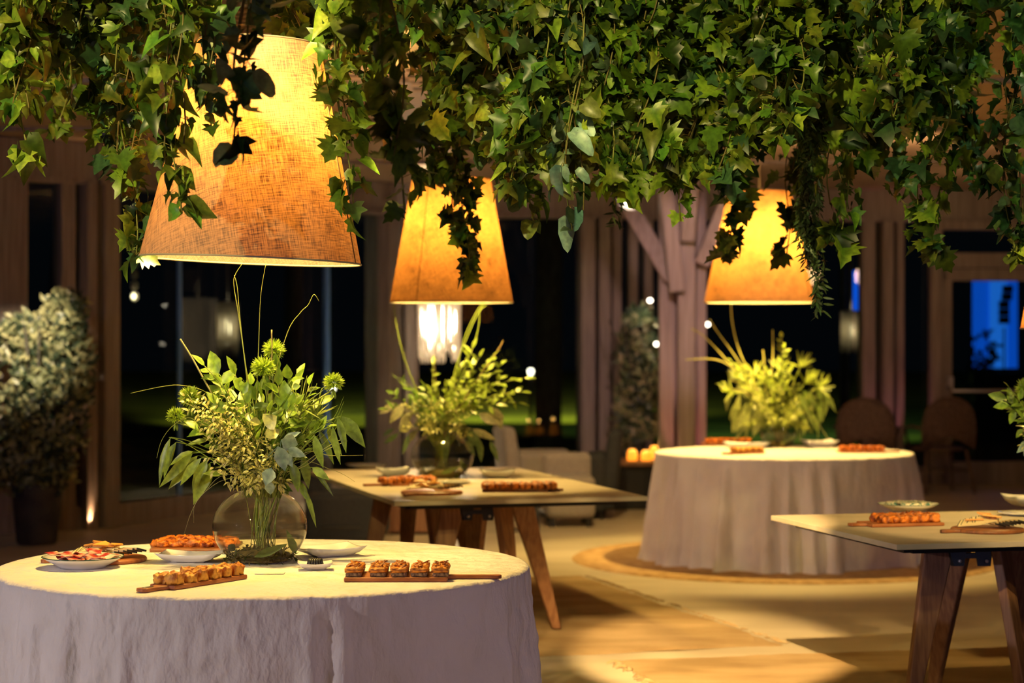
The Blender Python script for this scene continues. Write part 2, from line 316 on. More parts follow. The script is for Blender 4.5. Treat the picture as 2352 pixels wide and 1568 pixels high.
# timber column with raking braces
cx, cy = W(1570, 784, 17.6).x, 17.6
col = thing('timber_column', 'clustered pale timber column with raking braces beside the small-shaded lamp by the clothed table', 'column', (cx, cy, 0))
def pxx(px, d=17.6): return (px-1176)/FPX*d - cx
for a, c, yy in ((1514, 1547, .05), (1553, 1592, -.12), (1598, 1622, .08)):
    b = MB(); b.box(((pxx(a)+pxx(c))/2, yy, 1.55), (pxx(c)-pxx(a), .2, 3.1)); b.build('post', M['wood'], col, bevel=.008)
b = MB(); b.box(((pxx(1520)+pxx(1618))/2, .12, 1.5), (pxx(1618)-pxx(1520), .08, 3.0)); b.build('core', M['wood'], col)
def brace(p0, p1, w_, y0, y1):
    b = MB(); a = Vector((pxx(p0[0]), y0, CAMZ-(p0[1]-784)/FPX*17.6)); c = Vector((pxx(p1[0]), y1, CAMZ-(p1[1]-784)/FPX*17.6)); ax = (c-a).normalized()
    s_ = Vector((ax.z, 0, -ax.x)).normalized()*w_/2; t_ = Vector((0, .07, 0))
    b.hexa([a-s_-t_, a+s_-t_, a+s_+t_, a-s_+t_], [c-s_-t_, c+s_-t_, c+s_+t_, c-s_+t_]); b.build('brace', M['wood'], col, bevel=.008)
brace((1548, 672), (1518, 380), .13, -.3, -.3); brace((1540, 640), (1425, 440), .14, -.12, .1); brace((1606, 610), (1672, 440), .13, -.2, -.3); brace((1570, 560), (1580, 370), .12, -.35, -.5)
# ================================================================ outdoors
spot('garden_spot', (1.5, 38, 3.5), (-.5, 46, 0), 5500, (1, 1, .2), 80, .9, .2)
spot('garden_spot', (-6, 36, 3.5), (-3.5, 43, 0), 4500, (1, 1, .2), 70, .9, .2)
spot('garden_spot', (5.5, 30, 3.0), (4.5, 37, .5), 1500, (.6, 1, .4), 80, .9, .2)
def tree_trunk(px0, px1, d, label, lean=0, m='bark', top=6):
    p = W((px0+px1)/2, 784, d); r = (px1-px0)/FPX*d/2; o = thing('tree', label, 'tree', (p.x, d, -.12)); b = MB(); rr = random.Random(px0)
    b.tube([(lean*z/3, rr.uniform(-.02, .02), z) for z in [i*.5 for i in range(int(top*2)+1)]], [r*(1.25 if i == 0 else 1) for i in range(int(top*2)+1)], 12); b.build('trunk', M[m], o)
    b = MB()
    for i in range(260):
        a = rr.uniform(0, 6.28); q = Vector((cos(a)*rr.uniform(0, 1.6), sin(a)*rr.uniform(0, 1.2), rr.uniform(top-1.6, top+1.2)))
        b.leaf(q, Vector((rr.uniform(-1, 1), rr.uniform(-1, 1), rr.uniform(-1, .5))), Vector((0, 0, 1)), .3, .16, LANCE, (.04, .08, .02), (.05, .1, .02))
    b.build('foliage', M['leaf'], o)
LANCE = [(0, 0, 0), (.18, .18, .34), (.42, .42, .5), (.72, .72, .32), (1, 1, 0)]
HEART = [(0, 0, 0), (.04, -.1, .28), (.2, .14, .52), (.45, .42, .43), (.75, .73, .2), (1, 1, 0)]
IVY = [(0, 0, 0), (.02, -.13, .22), (.08, -.04, .52), (.2, .16, .34), (.32, .42, .56), (.5, .5, .26), (.7, .72, .17), (1, 1, 0)]
MAPLE = [(0, 0, 0), (.01, -.12, .2), (.05, -.06, .5), (.12, .08, .36), (.2, .26, .68), (.3, .3, .42), (.42, .52, .5), (.55, .55, .24), (.7, .74, .26), (.8, .8, .12), (1, 1, 0)]
ROUND = [(0, 0, 0), (.08, .02, .28), (.35, .3, .5), (.68, .7, .46), (.92, .95, .22), (1, 1, 0)]
tree_trunk(1226, 1290, 27, 'thick dark tree trunk on the lawn outside the middle window', .02)
tree_trunk(1928, 1952, 24, 'slim grey tree trunk outside, left of the paired right-hand window posts', .0)
tree_trunk(648, 690, 31, 'dark tree trunk outside seen between the biggest shade and its bouquet', .05)
tree_trunk(70, 98, 20, 'slim leaning tree trunk outside the leftmost window', .25)
def bollard(px, py, d, label):
    p = W(px, py, d); o = thing('garden_light', label, 'garden light', (p.x, d, -.12), group='garden lights on the lawn')
    b = MB(); b.tube([(0, 0, 0), (0, 0, p.z+.1)], .025, 8); b.build('pole', M['black'], o)
    b = MB(); b.lathe([(.0, -.07), (.04, -.06), (.07, .03), (.06, .07), (0, .09)], 14, (0, 0, p.z+.14)); b.v = [(x*.6, y*.6, (z-p.z-.14)*.6+p.z+.14) for x, y, z in b.v]; b.build('lamp_head', M['fairy'], o)
bollard(532, 748, 30, 'glowing garden light outside, left of the tall grass blades'); bollard(765, 893, 30, 'small garden light outside behind the bouquet\'s rightmost green flower')
bollard(1219, 858, 30, 'small garden light outside beside the thick dark tree trunk')
# blue light wall, with plant and loudspeaker in front of it
bw = thing('light_wall', 'glowing blue wall seen outside through the glazed door', 'lit wall', (W(2285, 784, 27).x, 27, -.12))
b = MB(); b.box((0, 0, (CAMZ-(628-784)/FPX*27 + CAMZ-(845-784)/FPX*27)/2+.12), (100/FPX*27, .1, 217/FPX*27)); b.build('blue_panel', M['screen'], bw)
b = MB(); b.box((.03, -.06, (CAMZ-(628-784)/FPX*27 + CAMZ-(845-784)/FPX*27)/2+.12), (40/FPX*27, .03, 217/FPX*27)); b.build('pale_panel', M['screen2'], bw)
b = MB(); b.box((0, 0, .6), (.6, .3, 1.2)); b.build('plinth', M['black'], bw)
p = W(1972, 660, 27); b = MB(); b.box((0, 0, 0), (.14, .08, 5.2)); b.v = [(x, y, z+1.0) for x, y, z in b.v]
o = thing('light_panel', 'narrow blue glowing panel outside, just left of the paired timber posts', 'light panel', (p.x, 27, -.12)); b2 = MB(); b2.box((0, 0, 2.27), (.13, .08, .58)); b2.build('panel', M['screen'], o); b2 = MB(); b2.box((0, 0, .99), (.05, .05, 1.98)); b2.build('post', M['black'], o)
sp = thing('speaker', 'dark slim loudspeaker column on a stand before the blue wall', 'speaker', (W(2306, 784, 26).x, 26, -.12))
b = MB()
for i in range(5): b.box((.012*i*(i > 2), 0, CAMZ-(735-784)/FPX*26+.12+i*.1), (.12, .12, .095))
b.build('cabinet', M['black'], sp, bevel=.01); b = MB(); b.tube([(0, 0, 0), (0, 0, 1.8)], .012, 6); b.tube([(-.25, 0, 0), (0, 0, .3), (.25, 0, 0)], .012, 6); b.build('stand', M['black'], sp)
sh = thing('garden_shrub', 'wiry dark shrub silhouetted before the blue wall outside', 'shrub', (W(2250, 784, 25.5).x, 25.5, -.12)); b = MB(); b2 = MB(); rr = random.Random(3)
for i in range(14):
    p0 = Vector((0, 0, .2)); h = rr.uniform(1.2, 1.75); p3 = Vector((rr.uniform(-.25, .3), rr.uniform(-.1, .1), h)); pts = bez(p0, p0+Vector((0, 0, h*.4)), p3-Vector((rr.uniform(-.1, .1), 0, .3)), p3, 6); b.tube(pts, [.012, .011, .01, .008, .007, .005, .004], 5)
    for q in pts[2:]:
        for k in range(3): b2.leaf(q, Vector((rr.uniform(-1, 1), rr.uniform(-1, 1), rr.uniform(-.5, 1))), Vector((0, -1, .3)), .09, .045, LANCE, (.03, .05, .02), (.03, .05, .02))
b.tube([(0, 0, 0), (0, 0, .3)], .04, 8); b.build('branch', M['bark'], sh); b2.build('foliage', M['leaf'], sh)
# fringed pendant lights
def fringe_lamp(px0, px1, y0, y1, d, label, power, ztop=3.1, stuffn=90):
    a = W(px0, y0, d); c = W(px1, y1, d); r = (c.x-a.x)/2; x = (a.x+c.x)/2; o = thing('fringed_lamp', label, 'pendant lamp', (x, d, c.z)); H = a.z-c.z; rr = random.Random(px0)
    b = MB(); b.tube([(0, 0, H), (0, 0, ztop-c.z)], .006, 6); b.build('cord', M['cord'], o)
    b = MB(); b.lathe([(r*.2, H), (r, H-.01), (r, H-.03), (r*.2, H-.02)], 28); b.build('top_ring', M['metal'], o)
    b = MB()
    for i in range(stuffn):
        th = 2*pi*i/stuffn; rad = r*rr.uniform(.85, 1.0); l0 = H - 0.02; l1 = rr.uniform(0, .14)*H*2
        b.tube([(rad*cos(th), rad*sin(th), l0), (rad*cos(th)+rr.uniform(-.006, .006), rad*sin(th), (l0+l1)/2), (rad*cos(th)*.98, rad*sin(th)*.98, l1)], .0085, 4)
    tag(b.build('fringe', M['glowfringe' if power > 100 else 'fringe'], o), None, kind='stuff')
    b = MB(); b.lathe([(0, H*.25), (.02, H*.3), (.03, H*.5), (.02, H*.7), (0, H*.75)], 12); b.build('bulb', M['bulb'], o)
    if ztop > 4: b = MB(); b.tube([(.0, .5, -c.z-.12), (.0, .5, 4.0-c.z), (0, .25, 4.3-c.z), (0, 0, 4.3-c.z)], .03, 8); b.build('pole', M['black'], o)
    if power: l = point('fringe_lamp_light', (x, d, c.z+H*.55), power, (1, .82, .55), .05)
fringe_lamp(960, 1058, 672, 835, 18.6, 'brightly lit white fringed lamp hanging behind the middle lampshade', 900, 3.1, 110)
fringe_lamp(497, 549, 690, 822, 22.5, 'dim pale fringed lamp outside beyond the clothed table\'s bouquet', 8, 4.5, 60)
fringe_lamp(1930, 1980, 712, 812, 22.6, 'dim greenish fringed lamp outside beside the slim tree trunk', 12, 4.5, 60)
# warm and pink strips of light at the feet of the posts
def uplight(px, seg, col_, power, dz=.06, ptt=None):
    p = ptt if ptt else wallpt(px, seg) + Vector((0, -.26, 0))
    spot('post_uplight', (p.x, p.y, dz), (p.x, p.y+.16, 1.1), power, col_, 26, .9, .015)
uplight(222, 1, (1, .55, .25), 70); uplight(160, 0, (1, .55, .25), 60); uplight(908, 1, (1, .5, .35), 60)
for px, y in ((1550, 17.36), (1606, 17.4)): uplight(0, 0, (1, .3, .28), 50, .06, Vector(((px-1176)/FPX*y, y, 0)))
for px in (2012, 2049, 2106): uplight(px, 4, (1, .3, .4), 26)
# ================================================================ rugs
def rag_rug(corner, u, L1, L2, label, seed):
    rr = random.Random(seed); u = Vector((*u, 0)).normalized(); v = Vector((-u.y, u.x, 0)); nx, ny = 90, 90; b = MB(); vs = []; fs = []
    o = thing('jute_rug', label, 'rug', (corner[0], corner[1], 0), group=None)
    for j in range(ny+1):
        for i in range(nx+1):
            s = i/nx*L1; t = j/ny*L2
            e = .035*noise.noise(Vector((s*3, t*3, seed)))+.02*noise.noise(Vector((s*14, t*14, seed)))
            ed = 1 if i in (0, nx) or j in (0, ny) else 0
            q = u*(s+e*.8) + v*(t+e) ; z = .008 + .006*max(0, noise.noise(Vector((s*2.2, t*6, 9+seed)))) - .007*ed
            vs.append(Vector((q.x, q.y, z)))
    fs = [(j*(nx+1)+i, j*(nx+1)+i+1, (j+1)*(nx+1)+i+1, (j+1)*(nx+1)+i) for j in range(ny) for i in range(nx)]
    b.add(vs, fs); b.build('weave', M['jute'], o)
    b = MB()
    for k in range(260):
        s = rr.uniform(0, L2); side = rr.choice((0, 1)); p0 = v*s + u*(0 if side == 0 else L1); dr = u*(-1 if side == 0 else 1)
        ln = rr.uniform(.02, .07); b.tube([p0+Vector((0, 0, .008)), p0+dr*ln*.5+v*rr.uniform(-.02, .02)+Vector((0, 0, .012)), p0+dr*ln+v*rr.uniform(-.03, .03)+Vector((0, 0, .003))], .0022, 4)
    tag(b.build('fringe', M['jute'], o), None, kind='stuff')
rr_ = rag_rug((1.34-.956*3.1, 9.99-.292*3.1), (.956, .292), 3.1, 3.1, 'worn jute rug with frayed edges beneath the middle trestle table', 2)
u_ = Vector((.975, .222)); v_ = Vector((-.222, .975))
c_ = Vector((.488, 9.5)) - v_*2.6
rag_rug((c_.x, c_.y), (.975, .222), 3.4, 2.6, 'coarse woven jute rug beneath the trestle table at the photo\'s edge', 5)
BX, BY = 1.872, 13.95
b = MB(); b.lathe([(0, .012), (.5, .014), (.75, .012), (.9, .014), (1.1, .012), (1.3, .014), (1.44, .013), (1.46, 0)], 96)
tag(b.build('round_rug', M['jutec'], loc=(BX, BY, 0)), 'round woven jute rug under the far cloth-covered table', 'rug')
# ================================================================ clothed round tables
def cloth_table(x, y, R, nf, flare, label, seed, tlabel):
    rr = random.Random(seed); ths = [rr.uniform(0, 2*pi) for _ in range(nf)]; am = [rr.uniform(.5, 1) for _ in range(nf)]; wd = [rr.uniform(.022, .065) for _ in range(nf)]; wk = 1 if seed == 11 else .35
    o = thing('round_table', tlabel, 'table', (x, y, 0))
    b = MB(); b.lathe([(0, TZ-.035), (R-.02, TZ-.035), (R-.012, TZ-.02), (R-.02, TZ-.008), (0, TZ-.008)], 64); b.build('tabletop', M['oak'], o)
    for k in range(4):
        b = MB(); a = pi/4+k*pi/2; b.tube([(.6*cos(a), .6*sin(a), TZ-.03), (.64*cos(a), .64*sin(a), .015)], .02, 8); b.build('leg', M['black'], o)
    n = 360; prof = []; z = TZ; b = MB(); vs = []
    rings = [(0, 0), (.3, 0), (.6, 0), (.85, 0), (.96, 0), (.985, 0), (.997, .003), (1.004, .012)]
    for r_, dz in rings:
        for k in range(n): t = 2*pi*k/n; vs.append(Vector((R*r_*cos(t), R*r_*sin(t), TZ-dz + (.0012*noise.noise(Vector((R*r_*cos(t)*3, R*r_*sin(t)*3, seed))) if dz == 0 else 0))))
    m = 46
    for i in range(1, m+1):
        s = i/m; zz = TZ-.012 - s*(TZ-.016)
        for k in range(n):
            t = 2*pi*k/n; f = 0
            for tt, a_, w_ in zip(ths, am, wd):
                dl = (t-tt+pi) % (2*pi)-pi
                if abs(dl) < 4*w_:
                    wq = w_*(.55+.6*s); f += a_*math.exp(-(dl/wq)**2)
            grow = max(0, s-.02)**.8
            f = math.tanh(f*1.1)
            wr = .009*noise.noise(Vector((t*9, s*7, seed))) + .005*noise.noise(Vector((t*26, s*16, seed+3))) + .002*noise.noise(Vector((t*70, s*50, seed+5)))
            rad = R*1.004 + flare*grow*(.10 + .95*f) + wr*wk*(1+s) + .012*sin(t*5+seed)*s
            hem = 0
            if s > .93: rad += (s-.93)*.5*flare*4*(.5+.5*noise.noise(Vector((t*14, 0, seed)))) ; hem = .012*max(0, noise.noise(Vector((t*20, 1, seed))))
            vs.append(Vector((rad*cos(t), rad*sin(t), zz+hem)))
    nr = len(rings)+m
    fs = [(i*n+k, i*n+(k+1) % n, (i+1)*n+(k+1) % n, (i+1)*n+k) for i in range(nr-1) for k in range(n)]
    b.add(vs, fs); tag(b.build('tablecloth', M['linen'], loc=(x, y, 0)), label, 'tablecloth')
AX, AY = -.843, 6.90
cloth_table(AX, AY, .9, 26, .125, 'crumpled white linen cloth on the near round table with green-flowered bouquet', 11, 'near round table hidden under crumpled white linen')
cloth_table(BX, BY, .885, 32, .16, 'white cloth falling in deep folds onto the round jute rug', 23, 'far round table hidden under white cloth on the round rug')
# ================================================================ trestle tables
def trestle(name_label, corner, u, Wu, v, Lv, trs, feet):
    o = thing('trestle_table', name_label, 'table', (corner[0], corner[1], 0)); u = Vector((*u, 0)).normalized(); v = Vector((*v, 0)).normalized()
    pts = [Vector((0, 0, 0)), u*Wu, u*Wu+v*Lv, v*Lv]
    b = MB(); b.hexa([p+Vector((0, 0, TZ-.021)) for p in pts], [p+Vector((0, 0, TZ)) for p in pts]); b.build('tabletop', M['ceramic'], o, bevel=.0015)
    b = MB(); ins = .1
    q = [u*ins+v*ins, u*(Wu-ins)+v*ins, u*(Wu-ins)+v*(Lv-ins), u*ins+v*(Lv-ins)]
    for i in range(4):
        a, c = q[i], q[(i+1) % 4]; mid = (a+c)/2; d = c-a; b.box((mid.x, mid.y, TZ-.033), (d.length, .05, .022), math.atan2(d.y, d.x))
    for tr in trs: pass
    b.build('steel_frame', M['black'], o)
    for tr in trs:
        T = Vector((tr[0]-corner[0], tr[1]-corner[1], 0)); cen = sum((Vector((*f, 0)) for f in feet), Vector())/4
        b = MB()
        for sx in (-.05, .055):
            b.hexa([T+Vector((sx-.028+.01*(sx < 0), .0, TZ-.125)), T+Vector((sx+.022, .0, TZ-.125)), T+Vector((sx+.022, .012, TZ-.125)), T+Vector((sx-.028, .012, TZ-.125))],
                   [T+Vector((sx-.045, .0, TZ-.03)), T+Vector((sx+.035, .0, TZ-.03)), T+Vector((sx+.035, .012, TZ-.03)), T+Vector((sx-.045, .012, TZ-.03))])
        b.box((T.x, T.y+.02, TZ-.085), (.1, .03, .02)); b.box((T.x+cen.x, T.y+cen.y, TZ-.036), (.5, .3, .016)); br = b.build('bracket', M['black'], o)
        for sx in (-.045, .06): b = MB(); b.lathe([(0, -.004), (.007, -.004), (.007, .004), (0, .004)], 10); b.v = [(T.x+sx+x, T.y-.006+z, TZ-.105+y) for x, y, z in b.v]; b.build('bolt', M['metal'], br)
        for (fx, fy), (tx, ty), hd in zip(feet, TOPS, WDS):
            foot = T + Vector((fx, fy, .015)); top = T + Vector((tx, ty, TZ-.03)); ax = foot-top; hd = Vector((*hd, 0)).normalized(); sd = Vector((-hd.y, hd.x, 0))*.021
            b = MB(); wt = .062; wb = .022; wm = .058
            def sec(t, w_):
                c = top.lerp(foot, t); return [c-hd*w_-sd, c+hd*w_-sd, c+hd*w_+sd, c-hd*w_+sd]
            b.hexa(sec(1, wb), sec(0, wt)); b.build('leg', M['oak'], o, bevel=.006)
    return o
FEET = [(-.26, -.06), (-.05, .50), (.20, -.08), (.40, .46)]
TOPS = [(-.12, .03), (.0, .22), (.12, .03), (.21, .22)]
WDS = [(1, .15), (.75, -.66), (.55, .83), (1, .2)]
Cc = (-.559, 9.60); uC = (.964, .266); vC = (-.266, .964)
trestle('rectangular stone-topped trestle table in the middle, bowl bouquet on top', Cc, uC, 1.27, vC, 2.44, [(-.17, 10.02), (-.17-.266*1.45-.03, 10.02+.964*1.45)], FEET)
Dc = (1.44, 7.58); uD = (.972, .235); vD = (-.235, .972)
trestle('rectangular trestle table cut off by the photo\'s edge, pastries and cheese on top', Dc, uD, 2.44, vD, 1.31, [(1.81, 7.98), (1.81+.972*1.45, 7.98+.235*1.45)], FEET)
# ================================================================ lamps
def big_lamp(px_bot, y_bot, d, Rb, Rt, H, label, power, tilt=0, seam=None, kb=.72, cut=3.1):
    p = W(px_bot, y_bot, d); o = thing('pendant_lamp', label, 'lamp', (p.x, d, p.z)); o.rotation_euler = (0, tilt, 0)
    n = 96; m = bpy.data.meshes.new('lamp_shade'); vs = []; fs = []; K = 10; sl = math.hypot(Rb-Rt, H); apex = sl*Rb/(Rb-Rt); sa = (Rb-Rt)/sl; uvs = []
    for i in range(K+1):
        t = i/K; r = Rb+(Rt-Rb)*t
        for k in range(n+1):
            a = 2*pi*k/n + pi/2; vs.append((r*cos(a), r*sin(a), H*t)); s = apex-sl*t; ph = 2*pi*k/n*sa + .2; uvs.append((s*cos(ph), s*sin(ph)))
    for i in range(K):
        for k in range(n): fs.append((i*(n+1)+k, i*(n+1)+k+1, (i+1)*(n+1)+k+1, (i+1)*(n+1)+k))
    m.from_pydata(vs, [], fs); ul = m.uv_layers.new(name='UVMap')
    for lp in m.loops: ul.data[lp.index].uv = uvs[lp.vertex_index]
    m.polygons.foreach_set('use_smooth', [True]*len(fs)); m.materials.append(M['shade']); s_ = bpy.data.objects.new('lamp_shade', m); COL.objects.link(s_); s_.parent = o
    b = MB(); b.tube([(Rb*cos(2*pi*k/64), Rb*sin(2*pi*k/64), 0) for k in range(65)], .0035, 6, False); b.build('bottom_rim', M['cable'] if Rb > 9 else M['cord'], s_)
    b = MB(); b.tube([(Rt*cos(2*pi*k/64), Rt*sin(2*pi*k/64), H) for k in range(65)], .0035, 6, False); b.build('top_rim', M['cord'], s_)
    if seam is not None:
        b = MB(); c_ = Vector((cos(seam), sin(seam), 0)); b.tube([c_*(Rb+.001), c_*(Rt+.001)+Vector((0, 0, H))], .0028, 4); b.build('seam', M['cable'], s_)
    b = MB()
    for k in range(3): a = k*2*pi/3+.4; b.tube([(0, 0, H*.93), (Rt*cos(a), Rt*sin(a), H)], .003, 5)
    b.tube([(0, 0, H*.93), (0, 0, H*kb+.07)], .018, 10); b.build('holder', M['black'], o)
    b = MB(); b.tube([(0, 0, H*.93), (0, 0, cut-p.z)], .004, 6); b.build('cord', M['cord'], o)
    b = MB(); b.lathe([(0, -.045), (.03, -.035), (.045, 0), (.03, .04), (.015, .06), (0, .065)], 16, (0, 0, H*kb)); bl = b.build('bulb', M['bulb'], o); bl.visible_shadow = True
    l = point('lamp_light', (0, 0, H*kb-.09), power, (1, .66, .18), .045); l.parent = o
big_lamp(576, 598, 6.93, .377, .209, .742, 'largest linen lampshade, hanging over the near clothed table', 190, radians(2.2), radians(-14), .74)
big_lamp(1037, 694, 11.08, .337, .215, .672, 'linen lampshade with dark vertical seam, ivy tip hanging before it', 190, 0, radians(-122), .76)
big_lamp(1744, 694, 13.9, .377, .215, .757, 'brightest yellow linen lampshade, over the far clothed table', 330, 0, radians(-30), .66)
big_lamp(2427, 754, 8.9, .155, .09, .34, 'linen lampshade barely entering at the photo\'s edge above the trestle table', 40, 0, None, .6)
# ================================================================ plants
def rv(rr, a=1): return Vector((rr.uniform(-a, a), rr.uniform(-a, a), rr.uniform(-a, a)))
GR = {'pothos': (HEART, .078, .062, [((.10, .20, .03), (.20, .30, .05)), ((.22, .28, .06), (.12, .20, .03)), ((.05, .13, .03), (.09, .18, .03))]),
      'ivy': (IVY, .062, .07, [((.09, .17, .03), (.06, .13, .02)), ((.14, .22, .03), (.24, .30, .05)), ((.04, .10, .025), (.06, .13, .03))]),
      'maple': (MAPLE, .078, .085, [((.16, .22, .03), (.10, .17, .02)), ((.07, .14, .02), (.20, .26, .04)), ((.05, .11, .02), (.07, .14, .02))]),
      'round': (ROUND, .052, .05, [((.17, .23, .10), (.14, .20, .09)), ((.10, .17, .13), (.09, .15, .13)), ((.20, .25, .09), (.17, .22, .08))]),
      'dark': (IVY, .07, .075, [((.03, .08, .05), (.03, .08, .05)), ((.04, .10, .06), (.05, .11, .06))]),
      'needle': (LANCE, .04, .010, [((.10, .17, .10), (.08, .14, .08)), ((.14, .2, .12), (.1, .16, .1))]),
      'blue': (ROUND, .075, .05, [((.10, .22, .30), (.08, .18, .26)), ((.16, .26, .30), (.12, .22, .28))])}
def garland(px, ytip, d, wpx, mix, label, dens=105, group=None, seed=None, sc=1.0, lean=0):
    rr = random.Random(seed if seed is not None else int(px*7+ytip)); zt = CAMZ-(ytip-784)/FPX*d; x = (px-1176)/FPX*d; wr = wpx/FPX*d/2
    top = min(3.08, CAMZ + 784/FPX*d + .22); o = thing('ivy_garland', label, 'garland', (x, d, 3.09), group=group); b = MB(); s = MB()
    n = int((top-zt)*dens*1.4*(.6+wr/.11*.5)); L = top-zt
    nv = 3 if wpx > 60 else 2; vines = []
    for k in range(nv):
        ph = rr.uniform(0, 6.28); zz = zt + (0 if k == 0 else rr.uniform(.05, .3)*L)
        pts = [Vector((wr*.35*sin(ph+t*2.5)*min(1, t*3) + lean*(1-z_/1.0), wr*.35*cos(ph*1.3+t*2.1), z_)) for t, z_ in [(i/14, 3.09-zz*0-(3.09-zz)*i/14-3.09) for i in range(15)]]
        pts = [Vector((wr*.4*sin(ph+i*.55)*(i > 0), wr*.4*cos(ph*1.3+i*.5)*(i > 0), -(3.09-zz)*i/14)) for i in range(15)]
        s.col = (.16, .13, .04) if k else (.2, .22, .05); s.tube(pts, .0028, 5); vines.append(pts)
    for i in range(n):
        vp = vines[0] if rr.random() < .5 else vines[rr.randrange(nv)]
        zmin = vp[-1].z; z_ = rr.uniform(max(zmin, -(3.09-zt)), -(3.09-top)); f = z_/zmin*14; k = min(13, int(f)); q = vp[k].lerp(vp[k+1], min(1, f-k))
        frac = (z_ + (3.09-zt))/L; tp = min(1, .28+frac*2.6)
        a = rr.uniform(0, 2*pi); rad = wr*tp*sqrt(rr.random())*.8; out = Vector((cos(a), sin(a), 0))
        pos = q + out*rad; kind = rr.choice(mix); shp, ll, ww, cl = GR[kind]; c1, c2 = rr.choice(cl); g = rr.choice((.35, .7, 1, 1.3, 1.6))*rr.uniform(.85, 1.15); k2 = rr.choice((rr.uniform(.35, .7), rr.uniform(.6, 1.2), rr.uniform(.8, 1.35)))*sc
        yy = rr.uniform(.8, 1.1); c1 = (c1[0]*g*.92, c1[1]*g*yy, c1[2]*g*.7); c2 = (c2[0]*g*.92, c2[1]*g*yy, c2[2]*g*.7)
        dr = out*rr.uniform(.2, .9) + Vector((0, 0, -rr.uniform(.3, 1.1))) + rv(rr, .75); up = out*.6 + Vector((0, -.25, .6)) + rv(rr, .95)
        if kind == 'needle':
            for h in range(9):
                dd_ = Vector((rr.uniform(-1, 1), rr.uniform(-1, 1), rr.uniform(-1.2, .0))); b.leaf(pos+Vector((0, 0, -.012*h)), dd_, up, ll*k2, ww, shp, c1, c2, .1, .1)
        else:
            b.leaf(pos, dr, up, ll*k2, ww*k2, shp, c1, c2, rr.uniform(.05, .85), rr.uniform(-.3, .9))
            if rr.random() < .35: s.col = (.28, .22, .06); s.tube([q, q.lerp(pos, .6)+Vector((0, 0, .01)), pos], .0012, 3, False)
    s.build('vine_stem', M['stem'], o); b.build('foliage', M['leaf'], o); return o
G = 'garlands hanging from the ceiling'
mains = [
 (50, 378, 6.6, 130, ['pothos', 'pothos', 'ivy'], 'short pothos-leaved garland in the photo\'s top corner, over the lintel', 105),
 (140, 320, 7.6, 120, ['ivy', 'round', 'pothos'], 'small-leaved garland between the corner pothos one and the tall left one', 105),
 (20, 250, 8.4, 200, ['dark', 'ivy'], 'dark small-leaved garland behind the corner pothos garland', 120),
 (225, 330, 7.0, 120, ['pothos', 'maple', 'ivy'], 'broad-leaved garland just left of the one reaching below the window lintel', 105),
 (290, 595, 6.9, 120, ['ivy', 'maple', 'dark'], 'long tapering garland ending left of the largest lampshade\'s lower half', 110),
 (400, 485, 6.25, 120, ['pothos', 'pothos', 'ivy'], 'sunlit-yellow pothos garland overlapping the largest lampshade\'s left edge', 110),
 (480, 300, 6.3, 80, ['round', 'ivy', 'dark'], 'short garland with round leaves over the largest lampshade\'s top left', 100),
 (553, 340, 5.5, 95, ['dark', 'dark', 'blue'], 'dark blue-green ivy garland hanging before the middle of the largest lampshade', 75),
 (672, 110, 7.4, 110, ['maple', 'ivy'], 'short garland above the top of the largest lampshade', 110),
 (790, 505, 6.5, 105, ['ivy', 'pothos', 'maple'], 'garland brushing the largest lampshade\'s right edge, tiny berries at its tip', 95),
 (900, 480, 5.6, 140, ['maple', 'maple', 'pothos'], 'large-leaved maple garland between the largest and the seamed lampshades', 72),
 (1058, 640, 8.2, 105, ['ivy', 'dark', 'ivy'], 'long narrow ivy garland with its tip before the seamed lampshade', 125),
 (1020, 420, 8.8, 120, ['ivy', 'pothos'], 'ivy garland just above the seamed lampshade\'s top left edge', 125),
 (1205, 520, 7.2, 130, ['pothos', 'ivy', 'round'], 'garland with thin dangling tip right of the seamed lampshade', 110),
 (1320, 525, 6.7, 110, ['round', 'round', 'blue', 'ivy'], 'garland ending in pale round eucalyptus leaves and bluish ones', 85),
 (1440, 470, 7.8, 150, ['ivy', 'pothos', 'needle'], 'full ivy garland above the timber column\'s left brace', 120),
 (1590, 505, 7.4, 150, ['maple', 'ivy'], 'serrated-leaved garland before the top of the timber column', 105),
 (1672, 592, 8.6, 105, ['ivy', 'maple', 'dark'], 'ivy garland crossing the upper left edge of the yellow lampshade', 115),
 (1820, 592, 8.9, 75, ['dark', 'maple'], 'thin dark garland before the yellow lampshade\'s right side', 80),
 (1868, 690, 7.6, 70, ['needle'], 'longest grey-green garland with needle leaves, ending beside the yellow lampshade', 190),
 (1925, 572, 7.5, 120, ['maple', 'ivy', 'pothos'], 'garland with one big lobed leaf at its tip, right of the needle-leaved one', 95),
 (2150, 590, 7.4, 190, ['ivy', 'maple', 'dark'], 'thick dark garland hanging above the glazed door\'s left side', 110),
 (2100, 420, 7.9, 110, ['round', 'pothos', 'ivy'], 'brightly lit pale garland left of the thick dark one by the door', 105),
 (2225, 430, 7.8, 70, ['ivy', 'dark'], 'short ivy garland on the right flank of the thick dark one', 110),
 (2330, 595, 7.3, 110, ['round', 'ivy', 'dark'], 'garland with tiny pale leaves at the photo\'s extreme edge above the door', 115)]
for a in mains: garland(a[0], a[1], a[2], a[3], a[4], a[5], a[6], group=G)
